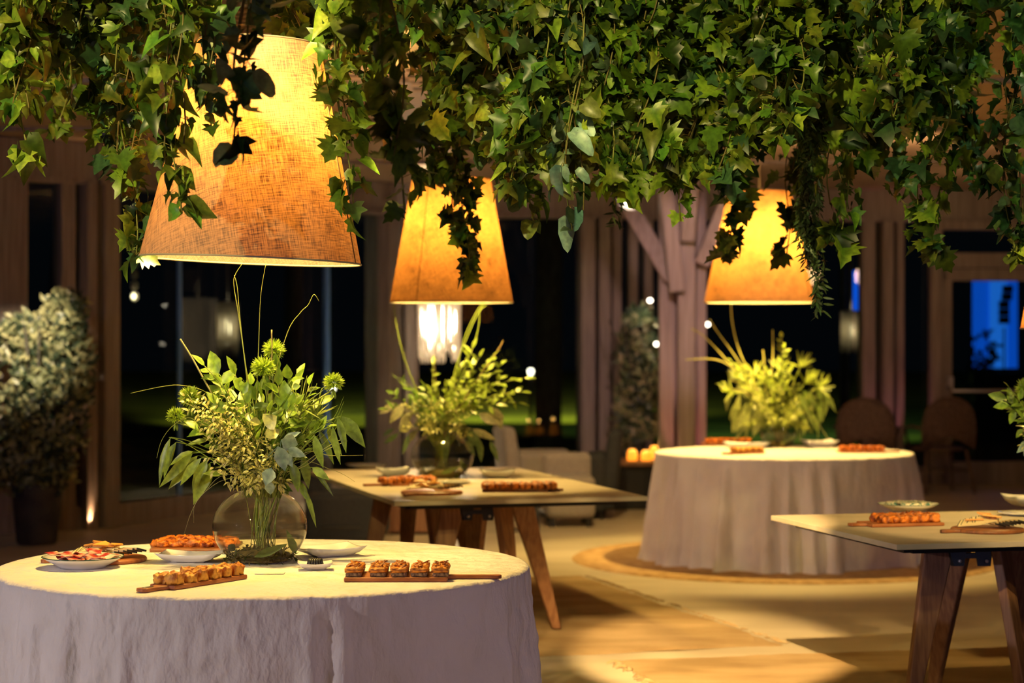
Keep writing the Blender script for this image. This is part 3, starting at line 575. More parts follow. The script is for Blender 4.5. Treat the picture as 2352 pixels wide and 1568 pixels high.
zones = [((1000, 1180), (200, 400), 'ivy strands massed directly above the seamed lampshade', 6),
         ((1160, 1420), (330, 440), 'ivy strands massed between seamed lampshade and timber column', 13),
         ((1400, 1660), (320, 450), 'ivy strands massed above the timber column', 12),
         ((1640, 1880), (300, 410), 'ivy strands massed above the yellow lampshade', 9),
         ((1880, 2060), (180, 360), 'ivy strands massed between yellow lampshade and door', 5),
         ((2080, 2230), (200, 380), 'ivy strands behind the thick garland above the door', 4),
         ((0, 460), (80, 250), 'ivy strands above the lintel left of the largest lampshade', 12),
         ((700, 960), (60, 230), 'ivy strands above the gap between the two nearer lampshades', 6)]
rz_ = random.Random(99)
ORD = ('first', 'second', 'third', 'fourth', 'fifth', 'sixth', 'seventh', 'eighth', 'ninth', 'tenth', 'eleventh', 'twelfth', 'thirteenth', 'fourteenth', 'fifteenth', 'sixteenth', 'seventeenth', 'eighteenth')
for (x0, x1), (y0, y1), lab, n in zones:
    for i in range(n):
        mx = rz_.choice([['ivy', 'maple', 'pothos'], ['ivy', 'dark', 'pothos'], ['ivy', 'round', 'maple'], ['maple', 'dark', 'ivy'], ['ivy', 'pothos', 'maple', 'ivy', 'dark']])
        garland(x0+(x1-x0)*(i+.5)/n + rz_.uniform(-5, 5), rz_.uniform(y0, y1), rz_.uniform(6.6, 9.2), rz_.uniform(120, 175), mx, ORD[i]+' strand counting rightwards among the '+lab, 135, group=lab.replace('ivy garland', 'ivy garlands').replace('ivy strands', 'ivy garlands'), seed=1000+i*17+x0)
# ================================================================ glass bowls and arrangements
def bowl(px, py, label, R=.163, Hh=.25, wl=.085, seed=1, z0=TZ):
    p = F(px, py, z0); o = thing('glass_bowl', label, 'bowl', (p.x, p.y, z0)); rr = random.Random(seed)
    def prof(r_off, zlo, zhi, n=22):
        out = []
        for i in range(n+1):
            z = zlo+(zhi-zlo)*i/n; t = (z-.122)/.137; out.append((max(0, R*sqrt(max(0, 1-t*t)) - r_off), z))
        return out
    b = MB(); b.lathe([(0, .002)] + prof(0, .004, Hh) + [(prof(0, .004, Hh)[-1][0]+.004, Hh+.006)], 56); b.build('glass', M['glassbowl'], o)
    b = MB(); b.tube([((prof(0, .004, Hh)[-1][0]+.003)*cos(2*pi*k/48), (prof(0, .004, Hh)[-1][0]+.003)*sin(2*pi*k/48), Hh+.006) for k in range(49)], .0022, 6, False); b.build('lip', M['glassbowl'], o)
    b = MB(); pf = prof(.004, .006, wl, 10); b.lathe([(0, .006)] + pf + [(0, wl)], 48); b.build('water', M['water'], o)
    b = MB()
    for i in range(420):
        a = rr.uniform(0, 6.28); rad = R*.78*sqrt(rr.random()); z = .012 + (1-(rad/(R*.78))**2)*.05*rr.random() + .006*rr.random()
        q = Vector((rad*cos(a), rad*sin(a), z)); g = rr.uniform(.6, 1.5); d = rv(rr); d.z *= .4
        c = (.13*g, .10*g, .03*g) if rr.random() < .7 else (.10*g, .14*g, .03*g)
        b.leaf(q, d, Vector((0, 0, 1)), rr.uniform(.02, .05), rr.uniform(.004, .012), LANCE, c, c, .2, rr.uniform(-.4, .4))
    tag(b.build('moss', M['leaf'], o), None, kind='stuff')
    b = MB(); b.lathe([(0, .005)] + [(R*.6*cos(t*pi/12), .006+.045*sin(t*pi/12)*(1+.1*sin(t*7))) for t in range(7)], 30); b.col = (.2, .15, .06)
    b.c = [(.2, .15, .06)]*len(b.v); b.build('root_ball', M['moss'], o)
    b = MB(); a = .6
    for k, (a0, a1, zz) in enumerate(((-.2, .9, .075), (2.4, 3.4, .05), (-1.6, -.9, .03))):
        pts = [Vector((R*.8*cos(a0+(a1-a0)*t), R*.8*sin(a0+(a1-a0)*t), .03+zz*t)) for t in (0, .5, 1)]
        b.leaf(pts[0], pts[2]-pts[0], Vector((0, -1, .2)), .12, .03, LANCE, (.14, .2, .05), (.12, .18, .05), .1, -.2)
    b.build('sunken_leaf', M['leaf'], o)
    return o, p
class Bouquet:
    def __init__(s, px, py, d, label, seed, neck, sc=1.0, ng=(.6, 1)):
        s.d = d; s.org = Vector(W(px, py, d)); s.org.z = TZ+.012; s.o = thing('flower_arrangement', label, 'flower arrangement', tuple(s.org)); s.rr = random.Random(seed)
        s.neck = neck; s.k = d/FPX; s.base = s.org.copy(); s.sc = sc
    def P(s, px, py, dd=0): return W(px, py, s.d+dd)
    def fin(s, mb, name, m='leaf', parent=None, label=None, kind=None):
        mb.v = [(x-s.org.x, y-s.org.y, z-s.org.z) for x, y, z in mb.v]; o = mb.build(name, M[m], parent or s.o)
        if label: o['label'] = label
        if kind: o['kind'] = kind
        return o
    def path(s, tip, bend=None, n=9):
        rr = s.rr; n0 = s.base + Vector((rr.uniform(-.045, .045), rr.uniform(-.04, .04), .01)); nk = s.P(s.neck[0], s.neck[1]) + Vector((rr.uniform(-.07, .07)*s.sc, rr.uniform(-.07, .07)*s.sc, 0))
        m = bend if bend is not None else nk.lerp(tip, .55) + Vector((0, 0, .25*abs(tip.x-nk.x)))
        a = bez(n0, n0.lerp(nk, .5), nk.lerp(n0, .1), nk, 4); s.cnt = getattr(s, 'cnt', 0)+1
        if s.cnt % 5: a = a[3:]
        b = bez(nk, nk + (nk-n0)*.25, m, tip, n); return a + b[1:]
    def blade(s, pts, r=.0022, col=(.28, .34, .06), name='grass_blade', r1=None):
        mb = MB(); mb.col = col; P = [Vector(p) for p in pts]
        # smooth (Catmull-Rom)
        out = []
        for i in range(len(P)-1):
            p0 = P[max(i-1, 0)]; p1 = P[i]; p2 = P[i+1]; p3 = P[min(i+2, len(P)-1)]
            for k in range(5):
                t = k/5; out.append(.5*((2*p1)+(p2-p0)*t+(2*p0-5*p1+4*p2-p3)*t*t+(3*p1-p0-3*p2+p3)*t**3))
        out.append(P[-1]); n = len(out); r1 = r*.35 if r1 is None else r1
        mb.tube(out, [r+(r1-r)*i/(n-1) for i in range(n)], 5); return s.fin(mb, name, 'stem')
    def base_to(s, *pp): return [s.base + Vector((s.rr.uniform(-.02, .02), s.rr.uniform(-.02, .02), 0)), s.P(s.neck[0]+s.rr.uniform(-14, 14), s.neck[1])] + [s.P(*q) for q in pp]
    def flower(s, px, py, r, dd=0, nspk=330):
        rr = s.rr; c = s.P(px, py, dd); R = r*s.k*1.18; pts = s.path(c + Vector((0, 0, -R*.6))); st = MB(); st.col = (.22, .28, .05); mb = MB()
        st.tube(pts, .003, 6)
        for i in range(nspk):
            a = rr.uniform(0, 6.28); e = math.asin(rr.uniform(-.75, 1)); d = Vector((cos(a)*cos(e), sin(a)*cos(e), sin(e)*.9)); g = rr.uniform(.8, 1.3)
            mb.leaf(c + d*R*.3, d + rv(rr, .3), rv(rr), R*rr.uniform(.5, .8), R*.12, LANCE, (.30*g, .44*g, .04*g), (.42*g, .55*g, .07*g), .2, rr.uniform(-.2, .2))
        for i in range(6):
            a = i*1.05; mb.leaf(c-Vector((0, 0, R*.6)), Vector((cos(a)*.5, sin(a)*.5, -.9)), Vector((0, 0, 1)), R*.9, R*.25, LANCE, (.2, .3, .05), (.2, .3, .05))
        f = s.fin(mb, 'green_flower'); s.fin(st, 'flower_stem', 'stem', f)
    def leaves(s, name, lst, c1, c2, label=None, drop=0, stem=True, dd=0, fold=.25, curl=.12):
        for it in lst:
            (x0, y0, x1, y1, w_) = it[:5]; z0 = it[5] if len(it) > 5 else s.rr.uniform(-.08, .04); g = s.rr.uniform(.8, 1.2)
            a = s.P(x0, y0, z0+dd); b_ = s.P(x1, y1, z0+dd+s.rr.uniform(-.03, .03)); mb = MB(); d = b_-a
            up = Vector((s.rr.uniform(-.5, .5), -1, s.rr.uniform(.0, .8)))
            mb.leaf(a, d, up, d.length, w_*s.k*1.5, LANCE, tuple(v*g for v in c1), tuple(v*g for v in c2), fold, curl)
            if stem: mb.col = c1; mb.tube(s.path(a)[3:], .0016, 4)
            s.fin(mb, name, label=label)
    def sprig(s, px, py, n, Ll, Wl, c1, c2, name='leafy_sprig', dd=None, frac=.5, shape=None, ang=.9, curl=.15, droop=0, kind=None, spread=.0, sr=.0018):
        rr = s.rr; dd = rr.uniform(-.12, .1) if dd is None else dd; tip = s.P(px, py, dd); pts = s.path(tip); mb = MB(); mb.col = (.2, .24, .05); mb.tube(pts, [sr]*len(pts), 4)
        L = len(pts); i0 = (L-1)*(1-frac)
        for i in range(n+1):
            f = i0+(L-1-i0)*(i/max(1, n)); k = min(L-2, int(f)); q = pts[k].lerp(pts[k+1], f-k); t = (pts[k+1]-pts[k]).normalized(); a = rr.uniform(0, 6.28)
            o1 = t.orthogonal().normalized(); o2 = t.cross(o1); side = o1*cos(a)+o2*sin(a); g = rr.uniform(.75, 1.25)
            d = t*cos(ang)+side*sin(ang) + Vector((0, 0, -droop)) if i < n else t
            q = q + side*spread*rr.random()
            mb.leaf(q, d, Vector((0, -.6, 1))+rv(rr, .4), Ll*rr.uniform(.7, 1.15), Wl*rr.uniform(.8, 1.1), shape or LANCE, tuple(v*g for v in c1), tuple(v*g for v in c2), rr.uniform(.1, .4), curl+rr.uniform(-.1, .1))
        return s.fin(mb, name, kind=kind)
    def spray(s, px, py, r, n, dd=0, col=(.26, .34, .06), w_=.004):
        rr = s.rr; c = s.P(px, py, dd); mb = MB(); mb.col = col; mb.tube(s.path(c), .002, 5); R = r*s.k; ax = (c - s.P(*s.neck)).normalized()
        for i in range(n):
            d = ax*rr.uniform(.3, 1) + rv(rr, .75); mb.leaf(c, d, Vector((0, -1, .4)), R*rr.uniform(.8, 1.1), w_, LANCE, col, col, .1, rr.uniform(0, .2))
        s.fin(mb, 'grass_spray')
YG = (.26, .36, .05); MG = (.13, .24, .03); DG = (.05, .12, .02); PV = (.30, .34, .07); PE = (.75, .66, .32); BL = (.16, .26, .28); PALE = (.42, .46, .18)
# ---- A
_, pA = bowl(597, 1290, 'large round glass bowl in the middle of the near clothed table', seed=4)
A_ = Bouquet(600, 1290, pA.y, 'wild green arrangement with five spiky round green flowers, in the nearest glass bowl', 5, (606, 1120))
for f in ((606, 845, 27, -.05), (629, 803, 24, .03), (766, 878, 22, -.02), (437, 912, 25, -.03), (404, 955, 20, .02)): A_.flower(*f)
G0 = (.30, .34, .07)
A_.blade(A_.base_to((575, 960), (565, 850), (549, 730), (537, 655), (541, 630), (556, 606)), .0028, G0)
A_.blade(A_.base_to((585, 950), (566, 850), (552, 740), (545, 660), (538, 632)), .0028, G0)
A_.blade(A_.base_to((590, 940), (594, 800), (599, 680), (611, 604)), .0024, G0)
A_.blade(A_.base_to((625, 900), (660, 765), (690, 718), (708, 700), (721, 676), (733, 692)), .0020, G0)
A_.blade(A_.base_to((520, 960), (478, 888), (445, 828), (428, 800), (414, 778)), .0035, (.34, .30, .12), r1=.003)
A_.blade(A_.base_to((540, 980), (480, 905), (420, 885), (370, 888), (300, 903)), .0022, G0)
A_.blade(A_.base_to((480, 1010), (440, 960), (400, 975), (372, 1010), (360, 1052)), .0018, G0)
A_.blade(A_.base_to((610, 950), (624, 830), (624, 757)), .0026, (.32, .26, .1), r1=.0026)
A_.blade(A_.base_to((520, 1090), (470, 1130), (442, 1170), (421, 1232)), .0014, (.25, .25, .12))
A_.blade(A_.base_to((520, 1100), (452, 1150), (445, 1200)), .0012, (.25, .25, .12))
A_.blade(A_.base_to((690, 1060), (760, 1078), (790, 1090), (815, 1106)), .0013, (.25, .28, .1))
A_.blade(A_.base_to((700, 1040), (760, 1046), (834, 1045)), .0022, PALE); A_.blade(A_.base_to((700, 1070), (745, 1035), (798, 1012)), .002, PALE); A_.blade(A_.base_to((690, 1070), (745, 1030), (785, 1008)), .002, PALE)
for q in ((705, 862), (718, 870), (728, 880), (694, 856), (740, 893), (748, 905), (790, 910), (790, 922), (788, 942), (475, 935), (560, 872), (672, 870)):
    A_.blade(A_.base_to(((600+q[0]*2)/3+20*(q[0] > 600), q[1]+75), q), .0014, YG)
A_.spray(690, 935, 75, 12, -.03); A_.spray(725, 955, 60, 12, .04); A_.spray(500, 950, 60, 8, 0)
A_.blade(A_.base_to((720, 960), (733, 915), (738, 895), (745, 890), (752, 900)), .0022, YG)
A_.leaves('broad_leaf', [(503, 858, 479, 804, 25), (508, 878, 468, 858, 13), (511, 881, 543, 844, 20), (521, 912, 480, 885, 21), (528, 945, 474, 920, 19), (543, 940, 562, 918, 20), (579, 935, 626, 931, 15), (613, 898, 609, 862, 24), (657, 941, 651, 873, 31),
  (668, 930, 676, 902, 14), (662, 870, 658, 838, 18), (636, 852, 632, 812, 16), (668, 873, 697, 866, 11), (645, 873, 618, 866, 13), (632, 955, 650, 935, 18), (655, 974, 708, 969, 20), (672, 890, 690, 885, 12), (560, 900, 535, 862, 16), (590, 920, 572, 880, 16), (615, 930, 640, 895, 20), (700, 955, 735, 960, 16), (480, 960, 462, 978, 16)], MG, (.22, .34, .04))
A_.leaves('pale_leaf', [(608, 977, 634, 955, 30, -.12), (610, 1004, 643, 984, 22, -.13), (575, 965, 600, 972, 14, -.1), (520, 925, 545, 905, 15), (690, 870, 668, 895, 12)], (.50, .52, .16), (.60, .60, .22), label='pale yellow-green leaf')
lp = [(392, 1004, 354, 1112, 17), (405, 1015, 365, 1098, 22), (445, 1036, 384, 1064, 17), (443, 1040, 364, 1120, 20), (454, 1046, 383, 1122, 24), (463, 1051, 405, 1115, 20), (476, 1055, 437, 1133, 25), (483, 1062, 441, 1160, 30), (490, 1073, 447, 1145, 26), (508, 1090, 468, 1084, 14), (480, 1010, 425, 1018, 12)]
lp = [(a[0], a[1], a[2], a[3], a[4]*.8) for a in lp]
A_.leaves('palm_leaf', lp, (.18, .27, .04), (.24, .33, .05), fold=.35, curl=.18)
A_.leaves('palm_leaf', [(784, 955, 839, 1025, 23), (775, 957, 798, 1038, 13), (764, 978, 777, 1070, 12), (752, 975, 782, 1050, 14), (731, 986, 771, 1066, 13), (722, 1000, 741, 1074, 15), (695, 1045, 711, 1124, 16), (717, 1073, 755, 1100, 14), (690, 1105, 708, 1155, 12), (697, 1117, 732, 1213, 9), (720, 1080, 770, 1136, 8), (668, 1060, 690, 1130, 18)], (.14, .23, .04), (.18, .28, .06), fold=.35, curl=.18)
A_.blade([A_.P(660, 1080), A_.P(720, 1000), A_.P(755, 968), A_.P(784, 955)], .002, YG); A_.blade([A_.P(655, 1080), A_.P(710, 1010), A_.P(750, 972), A_.P(768, 972)], .002, YG); A_.blade([A_.P(540, 1090), A_.P(470, 1045), A_.P(420, 1015), A_.P(388, 1004)], .002, YG)
A_.leaves('blue_grey_leaf', [(646, 1010, 686, 1022, 27, -.14), (660, 1030, 702, 1048, 16, -.13), (639, 1025, 656, 1081, 24, -.15), (655, 1040, 672, 1072, 14, -.12), (624, 1075, 609, 1114, 22, -.15), (618, 1104, 622, 1138, 16, -.14), (650, 1010, 690, 990, 12, -.1)], BL, (.24, .34, .34), label='blue-grey leaf')
for q in ((425, 925), (455, 922), (482, 940), (505, 890), (522, 918), (538, 950), (470, 1000), (500, 1020), (528, 1050), (560, 1080), (592, 1000), (600, 1050), (622, 1020), (563, 1112), (538, 1122), (600, 1098), (628, 1062), (482, 1040), (555, 1012), (642, 1112), (575, 1045), (515, 985), (450, 965), (585, 1075)):
    A_.sprig(q[0], q[1], 30, .023, .0095, PV, PE, 'variegated_sprig', dd=A_.rr.uniform(-.18, -.06), frac=.42, curl=.5, ang=1.1, spread=.03)
for q in ((560, 905), (575, 950), (555, 985), (610, 970), (600, 1005), (640, 985), (690, 960), (710, 985), (700, 1000), (680, 1010), (585, 1030), (660, 1090), (650, 1060), (720, 1010)):
    A_.sprig(q[0], q[1], 46, .016, .006, (.10, .18, .02), (.14, .22, .03), 'fine_leaf_sprig', dd=A_.rr.uniform(-.08, .05), frac=.5, ang=.9, spread=.012)
for q in ((590, 900), (640, 930), (530, 960), (670, 1000), (620, 1040), (500, 990), (700, 1040), (560, 1040), (650, 1120)):
    A_.sprig(q[0], q[1], 9, .05, .022, DG, MG, dd=A_.rr.uniform(0, .12), frac=.5)
for i in range(9): A_.blade([A_.base+Vector((A_.rr.uniform(-.035, .035), A_.rr.uniform(-.03, .03), 0)), A_.P(606+A_.rr.uniform(-14, 14), 1200, A_.rr.uniform(-.03, .03)), A_.P(606+A_.rr.uniform(-46, 46), 1118, A_.rr.uniform(-.06, .06))], .0024, (.20, .27, .05), 'stem', .002)
for q in ((470, 840), (500, 875), (540, 860), (575, 885), (640, 885), (685, 865), (710, 885), (650, 915), (600, 915), (735, 930), (560, 930), (500, 930), (680, 930), (745, 985), (455, 985), (620, 945)):
    A_.sprig(q[0], q[1], 7, .062, .034, MG, (.24, .36, .04), dd=A_.rr.uniform(-.12, .1), frac=.34, ang=.8)
for q in ((445, 930), (470, 970), (430, 905), (495, 960), (650, 1030), (600, 1080), (575, 1115), (520, 1100), (490, 1080)):
    A_.sprig(q[0], q[1], 24, .023, .0095, PV, PE, 'variegated_sprig', dd=A_.rr.uniform(-.2, -.08), frac=.35, curl=.5, ang=1.1, spread=.03)
# ---- C
_, pC = bowl(1016, 1096, 'round glass bowl in the middle of the stone-topped trestle table', R=.175, seed=8)
C_ = Bouquet(1016, 1096, pC.y, 'leafy yellow-green arrangement in the bowl on the middle trestle table', 9, (1015, 1000))
C_.blade(C_.base_to((950, 880), (922, 800), (908, 730), (903, 690)), .0045, YG); C_.blade(C_.base_to((1045, 850), (1075, 770), (1095, 725), (1116, 690)), .0045, YG); C_.blade(C_.base_to((1050, 850), (1065, 780), (1092, 720), (1112, 690)), .004, YG); C_.blade(C_.base_to((1085, 800), (1100, 745), (1102, 715), (1118, 700)), .0035, YG)
C_.blade(C_.base_to((1090, 880), (1140, 810), (1156, 782)), .004, (.30, .22, .1), r1=.003); C_.blade(C_.base_to((1000, 860), (998, 790), (990, 745)), .002, (.2, .16, .08))
for q in ((1085, 800), (1100, 820), (1132, 818), (1150, 838), (1205, 868), (1198, 900), (1190, 925), (1160, 905), (1120, 850), (1060, 845), (1045, 868), (1080, 880), (1110, 890), (1150, 870), (995, 838), (1025, 890), (1070, 920), (1140, 930), (1000, 900)):
    C_.sprig(q[0], q[1], 10, .06, .03, (.20, .31, .04), (.30, .40, .06), frac=.42, dd=C_.rr.uniform(-.15, .1))
for q in ((915, 872), (905, 905), (935, 880), (950, 915), (975, 890), (895, 940)): C_.sprig(q[0], q[1], 8, .07, .026, (.10, .2, .03), (.16, .27, .04), frac=.4)
for i in range(34):
    C_.sprig(C_.rr.uniform(915, 1085), C_.rr.uniform(915, 1000), 14, .018, .012, (.34, .36, .10), (.46, .44, .18), 'variegated_sprig', dd=C_.rr.uniform(-.18, 0), frac=.3, curl=.3, spread=.025)
C_.leaves('pale_leaf', [(908, 925, 871, 950, 12), (928, 928, 893, 972, 16), (945, 945, 915, 992, 16), (1100, 950, 1150, 975, 16), (1085, 985, 1142, 1012, 12), (1138, 945, 1153, 985, 16), (1120, 935, 1160, 960, 12), (960, 985, 925, 1025, 12)], (.36, .38, .22), (.46, .46, .28), label='pale grey-green leaf')
C_.leaves('drooping_leaf', [(1075, 990, 1103, 1028, 20), (1098, 1005, 1108, 1062, 12), (1125, 1010, 1147, 1062, 9), (1070, 1010, 1092, 1050, 10), (1030, 990, 1018, 1075, 12), (940, 995, 925, 1045, 8), (905, 985, 876, 1000, 9), (915, 995, 880, 1020, 8)], (.09, .15, .06), (.12, .2, .08))
for i in range(9): C_.blade([C_.base+Vector((C_.rr.uniform(-.04, .04), C_.rr.uniform(-.03, .03), 0)), C_.P(1015+C_.rr.uniform(-12, 12), 1050), C_.P(1015+C_.rr.uniform(-35, 35), 998)], .005, (.12, .18, .04), 'stem', .004)
# ---- B
_, pB = bowl(1788, 1027, 'small round glass bowl on the far white-clothed table', R=.13, Hh=.2, wl=.11, seed=12)
B_ = Bouquet(1788, 1027, pB.y, 'bright yellow-green arrangement with long bare stems on the far clothed table', 13, (1788, 985))
for pts in (((1745, 900), (1700, 810), (1682, 740), (1679, 690)), ((1740, 900), (1690, 820), (1650, 765), (1630, 733)), ((1735, 910), (1680, 840), (1620, 775), (1588, 754)), ((1770, 900), (1775, 820), (1775, 757)), ((1760, 900), (1755, 830), (1752, 803)), ((1720, 910), (1690, 895), (1655, 890)), ((1720, 900), (1700, 880), (1676, 872)), ((1740, 900), (1660, 830), (1575, 826))):
    B_.blade(B_.base_to(*pts), .006, (.40, .38, .10), r1=.004)
for q in ((1795, 775), (1800, 800), (1790, 830), (1680, 830), (1700, 850), (1720, 880), (1760, 850), (1740, 870), (1800, 870), (1830, 890), (1770, 890), (1815, 850)): B_.sprig(q[0], q[1], 11, .055, .03, (.30, .42, .05), (.42, .52, .07), frac=.4, dd=B_.rr.uniform(-.2, .1), sr=.004)
for q in ((1680, 900, 40), (1850, 880, 44), (1700, 870, 36), (1790, 850, 40), (1880, 890, 40), (1760, 880, 44)): B_.spray(*q, 12, B_.rr.uniform(-.2, 0), (.34, .44, .06), .010)
B_.spray(1735, 860, 48, 13, 0, (.42, .5, .08), .012); B_.spray(1838, 842, 44, 11, 0, (.36, .46, .06), .014); B_.spray(1730, 900, 50, 12, -.1, (.42, .5, .08), .012)
for i in range(46): B_.sprig(B_.rr.uniform(1705, 1870), B_.rr.uniform(885, 985), 12, .05, .013, (.28, .34, .06), (.40, .44, .09), 'pale_sprig', dd=B_.rr.uniform(-.25, .1), frac=.4, droop=.5, sr=.003)
B_.leaves('drooping_leaf', [(x, y, x-B_.rr.uniform(5, 26), y+B_.rr.uniform(38, 62), B_.rr.uniform(6, 10)) for x, y in ((1700, 905), (1715, 925), (1725, 940), (1740, 930), (1690, 925), (1705, 945), (1755, 945), (1735, 905), (1680, 900), (1750, 925), (1698, 915), (1712, 935), (1732, 915), (1748, 950), (1690, 940), (1722, 950), (1765, 930))], (.26, .31, .08), (.36, .40, .12), fold=.5, curl=.35)
B_.leaves('drooping_leaf', [(x, y, x+B_.rr.uniform(5, 26), y+B_.rr.uniform(38, 62), B_.rr.uniform(6, 9)) for x, y in ((1845, 895), (1860, 900), (1875, 885), (1890, 895), (1830, 920), (1870, 915), (1850, 935), (1895, 910), (1820, 940), (1880, 930), (1838, 905), (1855, 918), (1882, 905), (1865, 945), (1845, 950), (1900, 900))], (.15, .24, .04), (.24, .33, .06), fold=.5, curl=.35)
for pts in (((1740, 950), (1705, 985), (1682, 1018)), ((1742, 955), (1715, 978), (1690, 1010)), ((1850, 950), (1880, 975), (1903, 1010)), ((1815, 940), (1832, 985), (1838, 1028)), ((1812, 945), (1840, 980), (1836, 1020)), ((1808, 940), (1826, 980), (1828, 1024))): B_.blade(B_.base_to(*pts), .004, (.44, .46, .16))
for i in range(9): B_.blade([B_.base, B_.P(1788+B_.rr.uniform(-22, 22), 985)], .005, (.2, .26, .06), 'stem', .004)
# ---- D, mostly beyond the picture
_, pD = bowl(2446, 1205, 'glass bowl on the edge-cut trestle table, beyond the cheese board', seed=15)
D_ = Bouquet(2446, 1205, pD.y, 'leafy arrangement reaching in at the photo\'s edge above the trestle table', 16, (2446, 1085))
D_.flower(2358, 895, 26, 0)
for q in ((2300, 915), (2320, 935), (2318, 890), (2350, 960), (2338, 930), (2372, 860), (2420, 840), (2480, 850), (2530, 930), (2400, 900), (2460, 890)): D_.sprig(q[0], q[1], 8, .05, .026, (.14, .26, .03), (.22, .34, .05), frac=.35)
D_.leaves('broad_leaf', [(2312, 915, 2268, 905, 16), (2318, 930, 2280, 933, 14), (2325, 925, 2315, 888, 12), (2332, 940, 2318, 975, 12), (2345, 950, 2330, 920, 12), (2350, 985, 2332, 1005, 10)], MG, (.22, .34, .04))
for q in ((2350, 1000), (2345, 1020), (2360, 980), (2400, 1020)): D_.sprig(q[0], q[1], 14, .022, .010, PV, PE, 'variegated_sprig', frac=.35, curl=.4, spread=.015)
D_.leaves('blue_grey_leaf', [(2362, 1010, 2338, 1040, 14), (2370, 1020, 2350, 1046, 14)], BL, (.24, .34, .34), label='blue-grey leaf')

# ================================================================ boards, dishes and food
ZB = TZ+.0005; BT = .014
def paddle(pA, pB, wd, label, hl=.14, hw=.024, hend='B', m='board', ring=True, rounded=.012, th=BT):
    """serving board whose blade runs pA->pB (world points on the table), its handle past pB"""
    a, c = (pA, pB); d = (c-a); L = d.length; rz = math.atan2(d.y, d.x); o = thing('serving_board', label, 'serving board', (a.x, a.y, ZB), rz)
    b = MB(); b.poly([(0, -wd/2), (L, -wd/2), (L, wd/2), (0, wd/2)], 0, th); b.build('blade', M[m], o, bevel=.004)
    b = MB()
    pts = [(L-.005, -hw), (L+.03, -hw*.62), (L+hl-.03, -hw*.62), (L+hl-.008, -hw*.75), (L+hl, -hw*.3), (L+hl, hw*.3), (L+hl-.008, hw*.75), (L+hl-.03, hw*.62), (L+.03, hw*.62), (L-.005, hw)]
    b.poly(pts, .001, th-.001); h = b.build('handle', M[m], o, bevel=.003)
    if ring:
        b = MB(); b.lathe([(.0, th+.0004), (.011, th+.0004), (.0115, th-.0005)], 20, (L+hl-.03, 0, 0)); b.v = [(L+hl-.035+(x-(L+hl-.03))*2.2, y*.75, z) for x, y, z in b.v]; b.build('hanging_hole', M['black'], h)
    return o, a, d.normalized(), L
def round_board(c, R, label, ang, hl=.07, m='board'):
    o = thing('serving_board', label, 'serving board', (c.x, c.y, ZB), ang); b = MB(); b.lathe([(0, 0), (R-.004, 0), (R, .004), (R, BT-.004), (R-.004, BT), (0, BT)], 48); b.build('blade', M[m], o)
    b = MB(); b.poly([(R-.02, -.03), (R+.02, -.018), (R+hl-.01, -.018), (R+hl, -.008), (R+hl, .008), (R+hl-.01, .018), (R+.02, .018), (R-.02, .03)], .001, BT-.001); b.build('handle', M[m], o, bevel=.003); return o
def lump(w_, d_, h_, seed, amp=.004, nx=9, ny=9, nz=4, sq=.12):
    """a bready block with a lumpy crust"""
    vs = []; fs = []; idx = {}
    def vid(i, j, k):
        key = (i, j, k)
        if key not in idx:
            x, y, z = i/nx*2-1, j/ny*2-1, k/nz
            r = max(0, abs(x)-.75)*max(0, abs(y)-.75)*16; X = x*(1-r*sq); Y = y*(1-r*sq); bul = 1+.05*sin(z*pi)
            p = Vector((X*w_/2*bul, Y*d_/2*bul, z*h_ - (.12*h_*(max(abs(x), abs(y))**4) if k == nz else 0)))
            n_ = noise.noise_vector(p*60+Vector((seed*3.7, seed, 0)))*amp + noise.noise_vector(p*150+Vector((seed, 5, 0)))*amp*.5
            if k == 0: n_.z = 0
            idx[key] = len(vs); vs.append(p+n_)
        return idx[key]
    for i in range(nx):
        for j in range(ny): fs.append((vid(i, j, nz), vid(i+1, j, nz), vid(i+1, j+1, nz), vid(i, j+1, nz))); fs.append((vid(i, j, 0), vid(i, j+1, 0), vid(i+1, j+1, 0), vid(i+1, j, 0)))
    for k in range(nz):
        for i in range(nx): fs.append((vid(i, 0, k), vid(i+1, 0, k), vid(i+1, 0, k+1), vid(i, 0, k+1))); fs.append((vid(i+1, ny, k), vid(i, ny, k), vid(i, ny, k+1), vid(i+1, ny, k+1)))
        for j in range(ny): fs.append((vid(0, j+1, k), vid(0, j, k), vid(0, j, k+1), vid(0, j+1, k+1))); fs.append((vid(nx, j, k), vid(nx, j+1, k), vid(nx, j+1, k+1), vid(nx, j, k+1)))
    b = MB(); b.add(vs, fs); return b
def bread(p, rz, w_, d_, h_, m, label, seed, group, z=None, name='focaccia_piece', cat='bread', amp=.004):
    jr = random.Random(seed*3+1); rz += jr.uniform(-.14, .14); o = lump(w_*jr.uniform(.9, 1.04), d_*jr.uniform(.9, 1.04), h_*jr.uniform(.82, 1.12), seed, amp*1.35).build(name, M[m], loc=(p.x, p.y, ZB+BT+.0005 if z is None else z)); o.rotation_euler = (0, 0, rz); return tag(o, label, cat, group)
